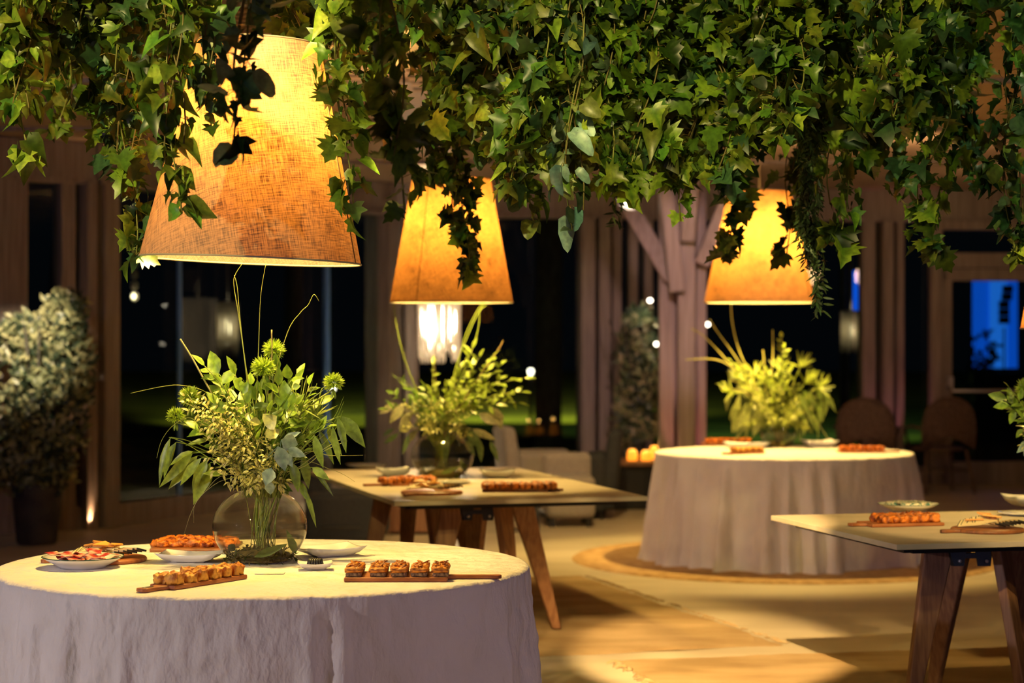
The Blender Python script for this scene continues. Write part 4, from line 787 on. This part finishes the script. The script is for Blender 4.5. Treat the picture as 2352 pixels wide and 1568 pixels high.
def pastry(p, rz, w_, d_, h_, label, seed, group):
    rr = random.Random(seed); o = thing('pastry', label, 'pastry', (p.x, p.y, ZB+BT+.0005), rz+rr.uniform(-.08, .08), group)
    lump(w_*.94, d_*.94, h_*.42, seed, .002, 6, 6, 2).build('filling', M['fill'], o)
    b = lump(w_, d_, h_*.5, seed+9, .005, 9, 9, 2); b.v = [(x, y, z+h_*.38) for x, y, z in b.v]; b.build('crust', M['filo'], o)
    b = MB()
    for i in range(7):
        q = Vector((rr.uniform(-w_, w_)*.3, rr.uniform(-d_, d_)*.3, h_*.84)); a = rr.uniform(0, 6.28); pts = [q+Vector((cos(a)*t, sin(a)*t, .004*sin(t*160)+.003))for t in [k*.005-.012 for k in range(6)]]
        b.tube(pts, [.001, .003, .0034, .003, .0026, .001], 5)
    b.build('flakes', M['filo'], o); return o
# table A: long board with fifteen flaky pastries
a = F(795, 1319, TZ+BT); c = F(1030, 1319, TZ+BT)
o, a0, d0, L0 = paddle(a, c, .185, 'long brown board carrying rows of flaky pastries, handle pointing at the table edge', .17, .02, ring=False)
n0 = Vector((-d0.y, d0.x, 0)); rows = ('front', 'middle', 'back'); cols = ('first', 'second', 'third', 'fourth', 'fifth')
for i in range(5):
    for j in range(3):
        p = a0 + d0*(.035+i*.0655+(.006 if i else -.006)) + n0*(-.052+j*.056); pastry(p, math.atan2(d0.y, d0.x), .052, .050, .034, '%s-row flaky pastry, %s column from the small black-filled dish, on the near long board' % (rows[j], cols[i]), 40+i*3+j, 'flaky pastries on the near long board')
# table A: yellow focaccia board
c = F(372, 1343, TZ+BT); a = F(541, 1317, TZ+BT); n_ = 6
o, a0, d0, L0 = paddle(a, c, .10, 'narrow board with yellow focaccia, looped handle towards the table\'s front', .10, .03)
n0 = Vector((-d0.y, d0.x, 0))
for i in range(6):
    for j in range(2):
        p = a0+d0*(.028+i*(L0-.04)/5.4)+n0*(.022-j*.046); bread(p, math.atan2(d0.y, d0.x), .046, .044, .033, 'foca', 'yellow focaccia square, %s from the bowl end in the %s line of the narrow board' % (('first', 'second', 'third', 'fourth', 'fifth', 'sixth')[i], ('near', 'far')[1-j]), 70+i*2+j, 'yellow focaccia squares', amp=.007)
# table A: orange focaccia board behind
a = F(540, 1251, TZ+BT); c = F(365, 1250, TZ+BT)
o, a0, d0, L0 = paddle(a, c, .30, 'wide board of orange focaccia behind the empty rectangular dish', .0001, .01, ring=False, m='boardd'); n0 = Vector((-d0.y, d0.x, 0))
for i in range(5):
    for j in range(2):
        p = a0+d0*(.03+i*(L0-.05)/4.3)+n0*(.07-j*.10); bread(p, .3+i*.5, .072, .075, .026, 'orange', 'orange-topped focaccia piece, %s along the %s line, on the wide board behind the dish' % (cols[i], ('front', 'back')[j]), 90+i*2+j, 'orange focaccia pieces on the near table', amp=.007)
# dishes
def square_dish(px, py, label, hw, hd, h, rz=0, name='square_bowl', flare=.55, z0=TZ, m='white'):
    p = F(px, py, z0); o = MB(); 
    def ring(k, z, n=6):
        out = []
        for sx, sy in ((-1, -1), (1, -1), (1, 1), (-1, 1)):
            out.append(Vector((sx*hw*k, sy*hd*k, z + (.12*h if k > .95 else 0))))
        q = []
        for i in range(4):
            for t in range(n):
                f = t/n; v = out[i].lerp(out[(i+1) % 4], f); v.z -= (.22*h*sin(f*pi) if k > .95 else 0); v = v*(1+.0); q.append(v)
        return q
    rings = [ring(.02, .002), ring(flare*.9, .002), ring(flare, .006), ring((flare+1)/2*1.02, h*.45), ring(1, h), ring(.965, h*.985), ring((flare+1)/2*.97, h*.48), ring(flare*.94, .010), ring(.02, .009)]
    vs = [v for r in rings for v in r]; n = 24; fs = [(i*n+k, i*n+(k+1) % n, (i+1)*n+(k+1) % n, (i+1)*n+k) for i in range(len(rings)-1) for k in range(n)]
    o.add(vs, fs); ob = o.build(name, M[m], loc=(p.x, p.y, z0+.0005)); ob.rotation_euler = (0, 0, rz); return tag(ob, label, 'bowl'), p
square_dish(755, 1277, 'white square bowl with raised corners, on the pastry side of the nearest glass bowl', .112, .085, .036, .5)
square_dish(438, 1290, 'empty white rectangular dish between yellow focaccia and the wide orange board', .108, .075, .032, -.12)
o, p = square_dish(724, 1308, 'tiny white square dish holding a small black fluted pile', .058, .045, .024, .12, name='small_dish')
bb = thing('black_picks', 'small black fluted pile standing in the tiny white dish', 'cocktail picks', (p.x, p.y, TZ+.011)); b = MB()
for i in range(16): a = i/16*2*pi; b.tube([(.026*cos(a), .02*sin(a), .0), (.019*cos(a), .014*sin(a), .026)], .0048, 6)
b.build('pick_bundle', M['black'], bb); b = MB(); b.lathe([(0, .0), (.02, 0), (.016, .025), (0, .026)], 16); b.build('core', M['black'], bb)
def plate(px, py, R, h, label, z0=TZ, m='white', rim=True, cat='plate', name='plate'):
    p = F(px, py, z0); o = thing(name, label, cat, (p.x, p.y, z0+.0005)); b = MB()
    b.lathe([(0, .004), (R*.5, .004), (R*.52, 0), (R*.56, 0), (R*.6, .006), (R*.8, h*.55), (R, h), (R*.995, h+.002), (R*.8, h*.55+.004), (R*.58, .011), (0, .010)], 64); b.build('dish', M[m], o)
    if rim: b = MB(); b.tube([(R*cos(2*pi*k/64), R*sin(2*pi*k/64), h+.001) for k in range(65)], .0016, 5, False); b.build('green_rim', M['rim'], o)
    return o, p
o, p = plate(190, 1303, .135, .036, 'green-rimmed white plate of cured ham beside the round cheese board')
rr = random.Random(4)
for i in range(13):
    a = i*2.4; rad = .085*sqrt((i+.5)/13); q = p+Vector((cos(a)*rad, sin(a)*rad, 0)); b = MB(); L_ = rr.uniform(.09, .12); w_ = rr.uniform(.035, .05); vs = []; nx, ny = 14, 5; th = rr.uniform(0, 6.28)
    for jj in range(ny+1):
        for ii in range(nx+1):
            x = (ii/nx-.5)*L_; y = (jj/ny-.5)*w_; vs.append(Vector((x, y+.005*sin(x*60+i), .004*sin(x*90+i*2)+.003*noise.noise(Vector((x*60, y*60, i))))))
    b.add(vs, [(jj*(nx+1)+ii, jj*(nx+1)+ii+1, (jj+1)*(nx+1)+ii+1, (jj+1)*(nx+1)+ii) for jj in range(ny) for ii in range(nx)])
    zz = TZ+.022+.0014*i+.012*(rad/.085)**2; s_ = b.build('ham_slice', M['ham'], loc=(q.x, q.y, zz), solid=.0015); s_.rotation_euler = (0, 0, th); tag(s_, ORD[i]+' curled slice of red cured ham outward from the green-rimmed plate\'s centre', 'ham slice', 'cured ham slices on the plate')
def wedge(p, rz, tilt, L_, w_, t_, m, label, group, z, rind=True, name='cheese_slice'):
    o = thing(name, label, 'cheese', (p.x, p.y, z), rz, group); o.rotation_euler = (tilt, 0, rz); b = MB(); b.poly([(0, -w_/2), (0, w_/2), (L_*.9, w_*.08), (L_, 0), (L_*.9, -w_*.08)][::-1], 0, t_); b.build('paste', M[m], o)
    if rind: b = MB(); b.box((-.0015, 0, t_/2), (.003, w_, t_*1.05)); b.build('rind', M['rind'], o)
    return o
def cheese_board(px, py, R, label, hang, side, where, seed, m='board'):
    c = F(px, py, TZ+BT); round_board(c, R, label, hang, m=m); rr = random.Random(seed); zb = ZB+BT+.002; rt = Vector((1, 0, 0)); fw = Vector((0, 1, 0))
    for i in range(7): q = c+rt*(side*(R*.28+i*R*.105))+fw*(-.035+rr.uniform(-.01, .01)); wedge(q, radians(105 if m == 'boardd' else 150)+rr.uniform(-.1, .1), radians(14), .085, .05, .006, 'cheese', '%s pale dark-rinded cheese slice fanned on %s' % (ORD[i], where), 'pale cheese slices fanned on '+where, zb+.010+.0022*i)
    for i in range(7): q = c+rt*(-side*(R*.75-i*R*.09))+fw*(.02+rr.uniform(-.01, .01)); wedge(q, radians(-20)*side+rr.uniform(-.2, .2), radians(18), .09, .055, .006, 'cheese', '%s pale cheese wedge from the handle side on %s' % (ORD[i], where), 'pale cheese wedges on '+where, zb+.012+.003*i)
    for i in range(5): q = c+rt*(-side*R*.06+rr.uniform(-.03, .03))+fw*(.0+rr.uniform(-.03, .02)); wedge(q, rr.uniform(0, 6.28), radians(rr.uniform(-35, 35)), .07, .055, .006, 'ocheese', '%s orange cheese triangle heaped upward on %s' % (ORD[i], where), 'orange cheese triangles on '+where, zb+.026+.005*i, False)
cheese_board(240, 1279, .145, 'round board of cheeses behind the ham plate', radians(197), 1, 'the round board behind the ham', 3)
# menu card tucked behind the bowl, and a clear tag on the cloth
b = MB(); b.box((0, 0, .001), (.085, .055, .0015)); p = F(495, 1271, TZ); s_ = b.build('small_plate', M['white'], loc=(p.x, p.y, TZ+.004)); tag(s_, 'small pale flat dish half hidden behind the nearest glass bowl', 'dish')
b = MB(); b.box((0, 0, .001), (.095, .05, .0016)); p = F(620, 1317, TZ); s_ = b.build('clear_tag', M['linen'], loc=(p.x, p.y, TZ+.001)); tag(s_, 'faint whitish tag lying before the nearest glass bowl', 'tag')
# ---- table C
plate(842, 1074, .125, .02, 'white plate at the back corner of the middle trestle table'); square_dish(903, 1093, 'white square bowl behind the left pastry board on the middle trestle table', .095, .08, .045, .2)
square_dish(1143, 1097, 'round-cornered white bowl behind the orange pastry board on the middle trestle table', .1, .085, .045, .1); plate(1043, 1110, .09, .010, 'small flat white plate against the middle glass bowl', rim=False)
a = F(995, 1106, TZ+BT); c = F(888, 1109, TZ+BT); o, a0, d0, L0 = paddle(a, c, .13, 'pastry board nearest the back plate on the middle trestle table', .13, .02, ring=False); n0 = Vector((-d0.y, d0.x, 0))
for i in range(6):
    for j in range(2): bread(a0+d0*(.02+i*.05)+n0*(.03-j*.06), .1*i, .05, .052, .032, 'orange', 'bread square, %s from the glass bowl, %s line on the middle table\'s left board' % (ORD[i], ('near', 'far')[1-j]), 150+i*2+j, 'bread squares on the left board of the middle table', amp=.006)
a = F(1108, 1121, TZ+BT); c = F(1258, 1121, TZ+BT); o, a0, d0, L0 = paddle(a, c, .17, 'pastry board at the handle-right end of the middle trestle table', .08, .02, ring=False, m='boardd'); n0 = Vector((-d0.y, d0.x, 0))
for i in range(6):
    for j in range(3): bread(a0+d0*(.03+i*.062)+n0*(.055-j*.055), .1*i, .06, .055, .03, 'orange', 'dark-based pastry, %s from the cheese board, %s line, middle table\'s right board' % (ORD[i], ('far', 'centre', 'near')[j]), 170+i*3+j, 'pastry squares on the right board of the middle table', amp=.006, name='pastry', cat='pastry')
cheese_board(992, 1127, .155, 'round cheese board at the front of the middle trestle table', radians(235), 1, 'the round board of the middle table', 6)
# ---- table B
a = F(1722, 1015, TZ+BT); c = F(1622, 1016, TZ+BT); o, a0, d0, L0 = paddle(a, c, .16, 'board of orange focaccia at the far rim of the far clothed table', .04, .02, ring=False); n0 = Vector((-d0.y, d0.x, 0))
for i in range(5): bread(a0+d0*(.03+i*.062), .2*i, .07, .12, .03, 'orange', ORD[i]+' orange focaccia strip from the bowl on the far clothed table\'s back board', 210+i, 'orange focaccia on the far table', amp=.006)
square_dish(1715, 1029, 'white rectangular dish behind the small pastry board on the far clothed table', .16, .09, .04, 0)
a = F(1748, 1036, TZ+BT); c = F(1668, 1039, TZ+BT); o, a0, d0, L0 = paddle(a, c, .10, 'small pastry board at the front of the far clothed table', .03, .02, ring=False); n0 = Vector((-d0.y, d0.x, 0))
for i in range(5): bread(a0+d0*(.02+i*.052), .1, .05, .08, .034, 'foca', ORD[i]+' golden bread square from the bowl on the far clothed table\'s front board', 220+i, 'golden bread squares on the far table', amp=.006)
square_dish(1882, 1027, 'white square bowl beyond the far arrangement\'s trailing stems', .12, .1, .05, .1)
a = F(1925, 1034, TZ+BT); c = F(2030, 1034, TZ+BT); o, a0, d0, L0 = paddle(a, c, .17, 'pastry board on the far clothed table nearest the rattan chairs', .11, .02, ring=False); n0 = Vector((-d0.y, d0.x, 0))
for i in range(5):
    for j in range(2): bread(a0+d0*(.035+i*.062)+n0*(.035-j*.07), .1, .046, .055, .034, 'orange', 'brown pastry, %s from the bowl, %s line of the far clothed table\'s long board' % (ORD[i], ('far', 'near')[j]), 230+i*2+j, 'brown pastry squares on the far table', amp=.005, name='pastry', cat='pastry')
# ---- table D
o, p = plate(2086, 1172, .135, .03, 'speckled plate heaped with pale grains on the edge-cut trestle table', m='white'); b = lump(.2, .2, .02, 55, .004, 14, 14, 2, .9); b.v = [(x*(1-.3*(abs(y)/.1)**2), y*(1-.3*(abs(x)/.1)**2), z) for x, y, z in b.v]
s_ = b.build('grain_salad', M['speck'], loc=(p.x, p.y, TZ+.02)); tag(s_, 'speckled pale heap filling the plate behind the dark pastry board', 'salad', kind='stuff')
a = F(2150, 1196, TZ+BT); c = F(1985, 1200, TZ+BT); o, a0, d0, L0 = paddle(a, c, .16, 'board of dark-based orange pastries on the edge-cut trestle table', .07, .03, ring=False); n0 = Vector((-d0.y, d0.x, 0))
for i in range(5):
    for j in range(2): bread(a0+d0*(.035+i*.052)+n0*(.035-j*.066), .1*i, .056, .062, .034, 'orange', 'glossy orange pastry on the edge-cut table, %s from the cheese board in the %s line' % (cols[i], ('near', 'far')[1-j]), 260+i*2+j, 'orange pastries on the edge-cut table', amp=.007, name='pastry', cat='pastry')
cheese_board(2268, 1212, .145, 'round cheese board with fanned dark-rinded slices on the edge-cut trestle table', radians(200), 1, 'the round board of the edge-cut table', 8, m='boardd')
plate(2345, 1183, .10, .012, 'flat plate touching the photo\'s edge on the trestle table', rim=False); square_dish(2362, 1162, 'white bowl at the photo\'s edge, far side of the trestle table', .1, .09, .05, .2)

# ================================================================ lounge furniture
def armchair(loc, rz, label, m, hb=.76, w_=.62, dp=.66):
    o = thing('armchair', label, 'armchair', loc, rz)
    b = MB(); b.box((0, 0, .23), (w_-.02, dp-.1, .3)); b.build('seat', M[m], o, bevel=.04, seg=3)
    b = MB(); b.hexa([Vector((-w_/2, dp/2-.16, .08)), Vector((w_/2, dp/2-.16, .08)), Vector((w_/2, dp/2, .08)), Vector((-w_/2, dp/2, .08))], [Vector((-w_/2+.03, dp/2-.05, hb)), Vector((w_/2-.03, dp/2-.05, hb)), Vector((w_/2-.03, dp/2+.06, hb)), Vector((-w_/2+.03, dp/2+.06, hb))]); b.build('backrest', M[m], o, bevel=.045, seg=3)
    for s in (-1, 1): b = MB(); b.box((s*(w_/2-.04), -.02, .31), (.13, dp-.12, .48)); b.build('armrest', M[m], o, bevel=.035, seg=3)
    for sx in (-1, 1):
        for sy in (-1, 1): b = MB(); b.box((sx*(w_/2-.08), sy*(dp/2-.12), .04), (.05, .05, .08)); b.build('leg', M['black'], o)
    return o
def fl(px, py): return F(px, py, 0)
p = W(1212, 784, 17.6); armchair((p.x+.12, 17.6, 0), radians(100), 'light grey armchair behind the middle trestle table, highest backrest', 'grey', .77)
p = W(1306, 784, 16.6); o = thing('lounge_seat', 'low light grey upholstered seat between the pale armchair and the dark one', 'seat', (p.x, 16.6, 0), .05)
b = MB(); b.box((0, 0, .24), (.40, .5, .34)); b.build('seat', M['grey'], o, bevel=.05, seg=3); b = MB(); b.box((0, .2, .37), (.40, .14, .42)); b.build('backrest', M['grey'], o, bevel=.05, seg=3)
for sx in (-.15, .15):
    for sy in (-.2, .2): b = MB(); b.box((sx, sy, .035), (.05, .05, .07)); b.build('leg', M['black'], o)
p = W(1384, 784, 17.2); armchair((p.x-.03, 17.3, 0), radians(-95), 'charcoal armchair beside the cabinet of candles', 'dark', .75, .55, .30)
p = W(1210, 784, 16.0); b = MB(); b.box((0, 0, .19), (.16, .3, .38)); o = b.build('footstool', M['dark'], loc=(p.x+.02, 16.0, 0), bevel=.03); tag(o, 'small charcoal block stool behind the orange-lit table leg', 'stool')
# dark cabinet with timber top
p = W(1466, 784, 18.3); o = thing('cabinet', 'black cabinet with lit timber top carrying amber candles', 'cabinet', (p.x+.05, 18.3, 0)); zt = CAMZ-(1056-784)/FPX*18.3
b = MB(); b.box((0, 0, (zt-.04)/2), (.58, .45, zt-.04)); b.build('body', M['black'], o, bevel=.01); b = MB(); b.box((.0, 0, zt-.02), (.62, .6, .04)); b.build('top', M['oak'], o, bevel=.005)
for x in (-.1, .1): b = MB(); b.box((x, -.23, (zt-.04)/2), (.19, .02, zt-.1)); b.build('door', M['black'], o, bevel=.004)
for px, h, lb in ((1700, .12, 'tallest amber glowing candle jar, at the cabinet top\'s dark-armchair end'), (1452, .10, 'amber glowing candle jar, second from the dark armchair'), (1484, .09, 'amber glowing candle jar nearest the white tablecloth'), (1503, .12, 'small amber candle jar half hidden by the white tablecloth')):
    q = W(px, 784, 18.2 if px < 1500 else 18.42); c_ = thing('candle_jar', lb, 'candle', (q.x, q.y, zt+.001)); b = MB(); b.lathe([(0, 0), (.042, 0), (.048, .02), (.045, h*.7), (.03, h), (.026, h), (.04, h*.7), (0, h*.68)], 20); b.build('jar', M['cream'], c_)
    b = MB(); b.lathe([(0, 0), (.008, .01), (0, .03)], 8, (0, 0, h*.7)); b.build('flame', M['bulb'], c_); point('candle_light', (q.x, q.y-.02, zt+h+.06), .7, (1, .5, .12), .02)
# dark sofa and orange-lit timber box behind the middle table
p = fl(790, 1238); y_ = 15.2
o = thing('sofa', 'charcoal upholstered sofa end behind the middle trestle table', 'sofa', (W(800, 784, y_).x, y_, 0)); wS = 176/FPX*y_; zS = CAMZ-(1128-784)/FPX*y_
b = MB(); b.box((0, 0, zS/2+.02), (wS, .8, zS-.04)); b.build('seat', M['dark'], o, bevel=.03); b = MB(); b.box((-.02, -.41, .14), (.28, .02, .02)); b.build('pull_slot', M['black'], o)
b = MB(); b.box((-.24, .2, zS*.5+.14), (.16, .5, zS+.2)); b.build('armrest', M['dark'], o, bevel=.03)
o = thing('timber_box', 'warm lit timber box behind the middle trestle table\'s legs', 'box', (W(945, 784, 15.9).x, 15.9, 0)); b = MB(); b.box((0, 0, .24), (116/FPX*15.9, .4, .44)); b.build('body', M['oak'], o, bevel=.01); b = MB(); b.box((0, 0, .475), (124/FPX*15.9, .46, .03)); b.build('top', M['oak'], o, bevel=.005); b = MB(); b.box((0, 0, .01), (.3, .3, .02)); b.build('foot', M['black'], o)
spot('box_light', (-1.0, 13.2, .5), (-.8, 15.8, .25), 18, (1, .55, .2), 45, .7, .05)
# rattan chairs
def rattan(px, d, rz, label, s=1.0):
    p = W(px, 784, d); o = thing('rattan_chair', label, 'chair', (p.x, d, 0), rz); w_ = .27*s
    out = []
    for k in range(19):
        t = k/18; a = pi*t; x = -w_*cos(a)*(1.0+.12*sin(a)); z = .44+ (.50*sin(a)**.55); out.append(Vector((x, .22+.08*(z-.44), z)))
    b = MB(); b.tube(out, .018, 8); b.build('back_frame', M['cane'], o)
    b = MB(); vs = []; n = 18; m_ = 10
    for j in range(m_+1):
        for k in range(n+1): q = out[k].copy(); c = Vector((0, .235, .56)); v = c.lerp(q, j/m_); v.y += .03*(1-(j/m_)**2); vs.append(v)
    b.add(vs, [(j*(n+1)+k, j*(n+1)+k+1, (j+1)*(n+1)+k+1, (j+1)*(n+1)+k) for j in range(m_) for k in range(n)]); b.build('back_weave', M['cane'], o, solid=.012)
    b = MB(); b.lathe([(0, .42), (.24, .42), (.26, .435), (.24, .45), (0, .45)], 24); b.build('seat', M['cane'], o)
    for sx in (-1, 1):
        b = MB(); b.tube([Vector((sx*w_, .24, .64)), Vector((sx*(w_+.05), .05, .66)), Vector((sx*(w_+.03), -.16, .63)), Vector((sx*.22, -.22, .43))], .015, 8); b.build('armrest', M['cane'], o)
        b = MB(); b.tube([Vector((sx*.21, -.18, .43)), Vector((sx*.24, -.22, 0))], .017, 8); b.build('leg', M['cane'], o); b = MB(); b.tube([Vector((sx*.21, .17, .43)), Vector((sx*.26, .27, 0))], .017, 8); b.build('leg', M['cane'], o)
    b = MB(); b.tube([(-.22, -.2, .22), (.22, -.2, .22), (.23, .22, .22), (-.23, .22, .22), (-.22, -.2, .22)], .009, 6); b.build('stretcher', M['cane'], o)
rattan(2157, 20.2, radians(180+12), 'rounded-back rattan chair in front of the glazed door')
rattan(1992, 20.0, radians(180-14), 'rattan chair half hidden behind the far clothed table')
# dining cluster: dark low table beyond
# potted trees
def potted(px, d, label, h, spreads, n, cl, potr, seed, lsz=.05, trunk=True):
    rr = random.Random(seed); p = W(px, 784, d); o = thing('potted_tree', label, 'potted tree', (p.x, d, 0)); b = MB(); b.lathe([(0, 0), (potr*.7, 0), (potr*.78, .02), (potr, .42), (potr*1.04, .45), (potr*.9, .45), (potr*.88, .38), (0, .38)], 28); b.build('pot', M['pot'], o)
    b = MB()
    for k in range(5): a = rr.uniform(0, 6.28); b.tube(bez(Vector((0, 0, .38)), Vector((0, 0, h*.4)), Vector((cos(a)*.1, sin(a)*.1, h*.55)), Vector((cos(a)*.3, sin(a)*.3, h*.9)), 6), [.03, .028, .024, .02, .015, .01, .006], 7)
    b.build('trunk', M['bark'], o); b = MB()
    for i in range(n):
        cx_, cy_, cz, rx, rz2 = rr.choice(spreads); v = rv(rr); v = v.normalized()*rr.uniform(.45, 1)**.5; q = Vector((cx_+v.x*rx, cy_+v.y*rx, cz+v.z*rz2)); c = rr.choice(cl); g = rr.uniform(.7, 1.3)
        for k in range(3): b.leaf(q+rv(rr, .03), rv(rr)+Vector((0, 0, .5)), Vector((0, -1, .5))+rv(rr, .6), lsz*rr.uniform(.7, 1.3), lsz*.4, LANCE, tuple(x*g for x in c), tuple(x*g for x in c), .2, .1)
    b.build('foliage', M['leaf'], o); return o
OL = [(.20, .22, .12), (.42, .40, .22), (.03, .05, .03), (.05, .07, .04), (.30, .30, .16)]
potted(85, 15.0, 'grey-leaved potted tree in the dark corner before the leftmost posts', 1.8, [(-.2, 0, 1.2, .38, .5), (.22, 0, 1.3, .2, .35), (.05, 0, 1.35, .25, .35), (.2, 0, 1.65, .17, .22), (-.15, 0, .75, .42, .4), (.12, 0, 1.0, .28, .45), (0, 0, .6, .3, .25), (-.1, 0, 1.5, .18, .2)], 2500, OL, .19, 5, .07)
spot('tree_spot', (-3.3, 12.6, 2.6), (-3.62, 15.0, 1.45), 900, (1, .82, .55), 24, .8, .03)
potted(1468, 19.6, 'leafy potted tree with fairy bulbs between the timber column and window posts', 1.9, [(0, 0, 1.45, .2, .42), (.1, 0, .9, .2, .4), (-.05, 0, .8, .18, .35), (0, 0, 1.2, .2, .4)], 900, [(.10, .14, .07), (.30, .32, .16), (.42, .38, .24), (.03, .05, .03)], .2, 7, .085)
spot('tree_spot', (1.0, 17.4, 2.95), (1.3, 19.5, 1.25), 900, (1, .9, .7), 30, .8, .05)
for i, (px, py, d) in enumerate(((1493, 690, 19.2), (1508, 790, 19.2), (1625, 745, 18.4))):
    q = W(px, py, d); b = MB(); b.lathe([(0, -.02), (.018, -.012), (.024, 0), (.018, .014), (0, .02)], 12); o = thing('fairy_bulb', None, None, tuple(q)); b.build('bulb', M['fairy'], o); b = MB(); b.tube([(0, 0, .02), (0, 0, 3.1-q.z)], .0015, 4); b.build('wire', M['black'], o); tag(o, ('white fairy bulb at the top of the tree beside the column', 'white fairy bulb against the column\'s left edge', 'white fairy bulb at the column\'s right edge')[i], 'light bulb', 'fairy bulbs round the column')
# hanging vertical chain of glass lights outside, beyond the first window
q = W(280, 690, 18.0); o = thing('hanging_light', 'string of stacked glowing beads just right of the lit double post', 'hanging light', (q.x, 18.6, q.z)); b = MB()
for k in range(4): b.lathe([(0, -.045), (.03, -.03), (.036, 0), (.03, .03), (0, .045)], 12, (0, 0, .05+k*.1))
tag(b.build('bead', M['fringe'], o), None, kind='stuff'); b = MB(); b.tube([(0, 0, .35), (0, 0, 4.2-q.z)], .004, 5); b.build('cord', M['cord'], o); b = MB(); b.lathe([(0, -.035), (.025, 0), (0, .035)], 10, (0, -.04, .05)); b.build('bulb', M['bulb'], o)
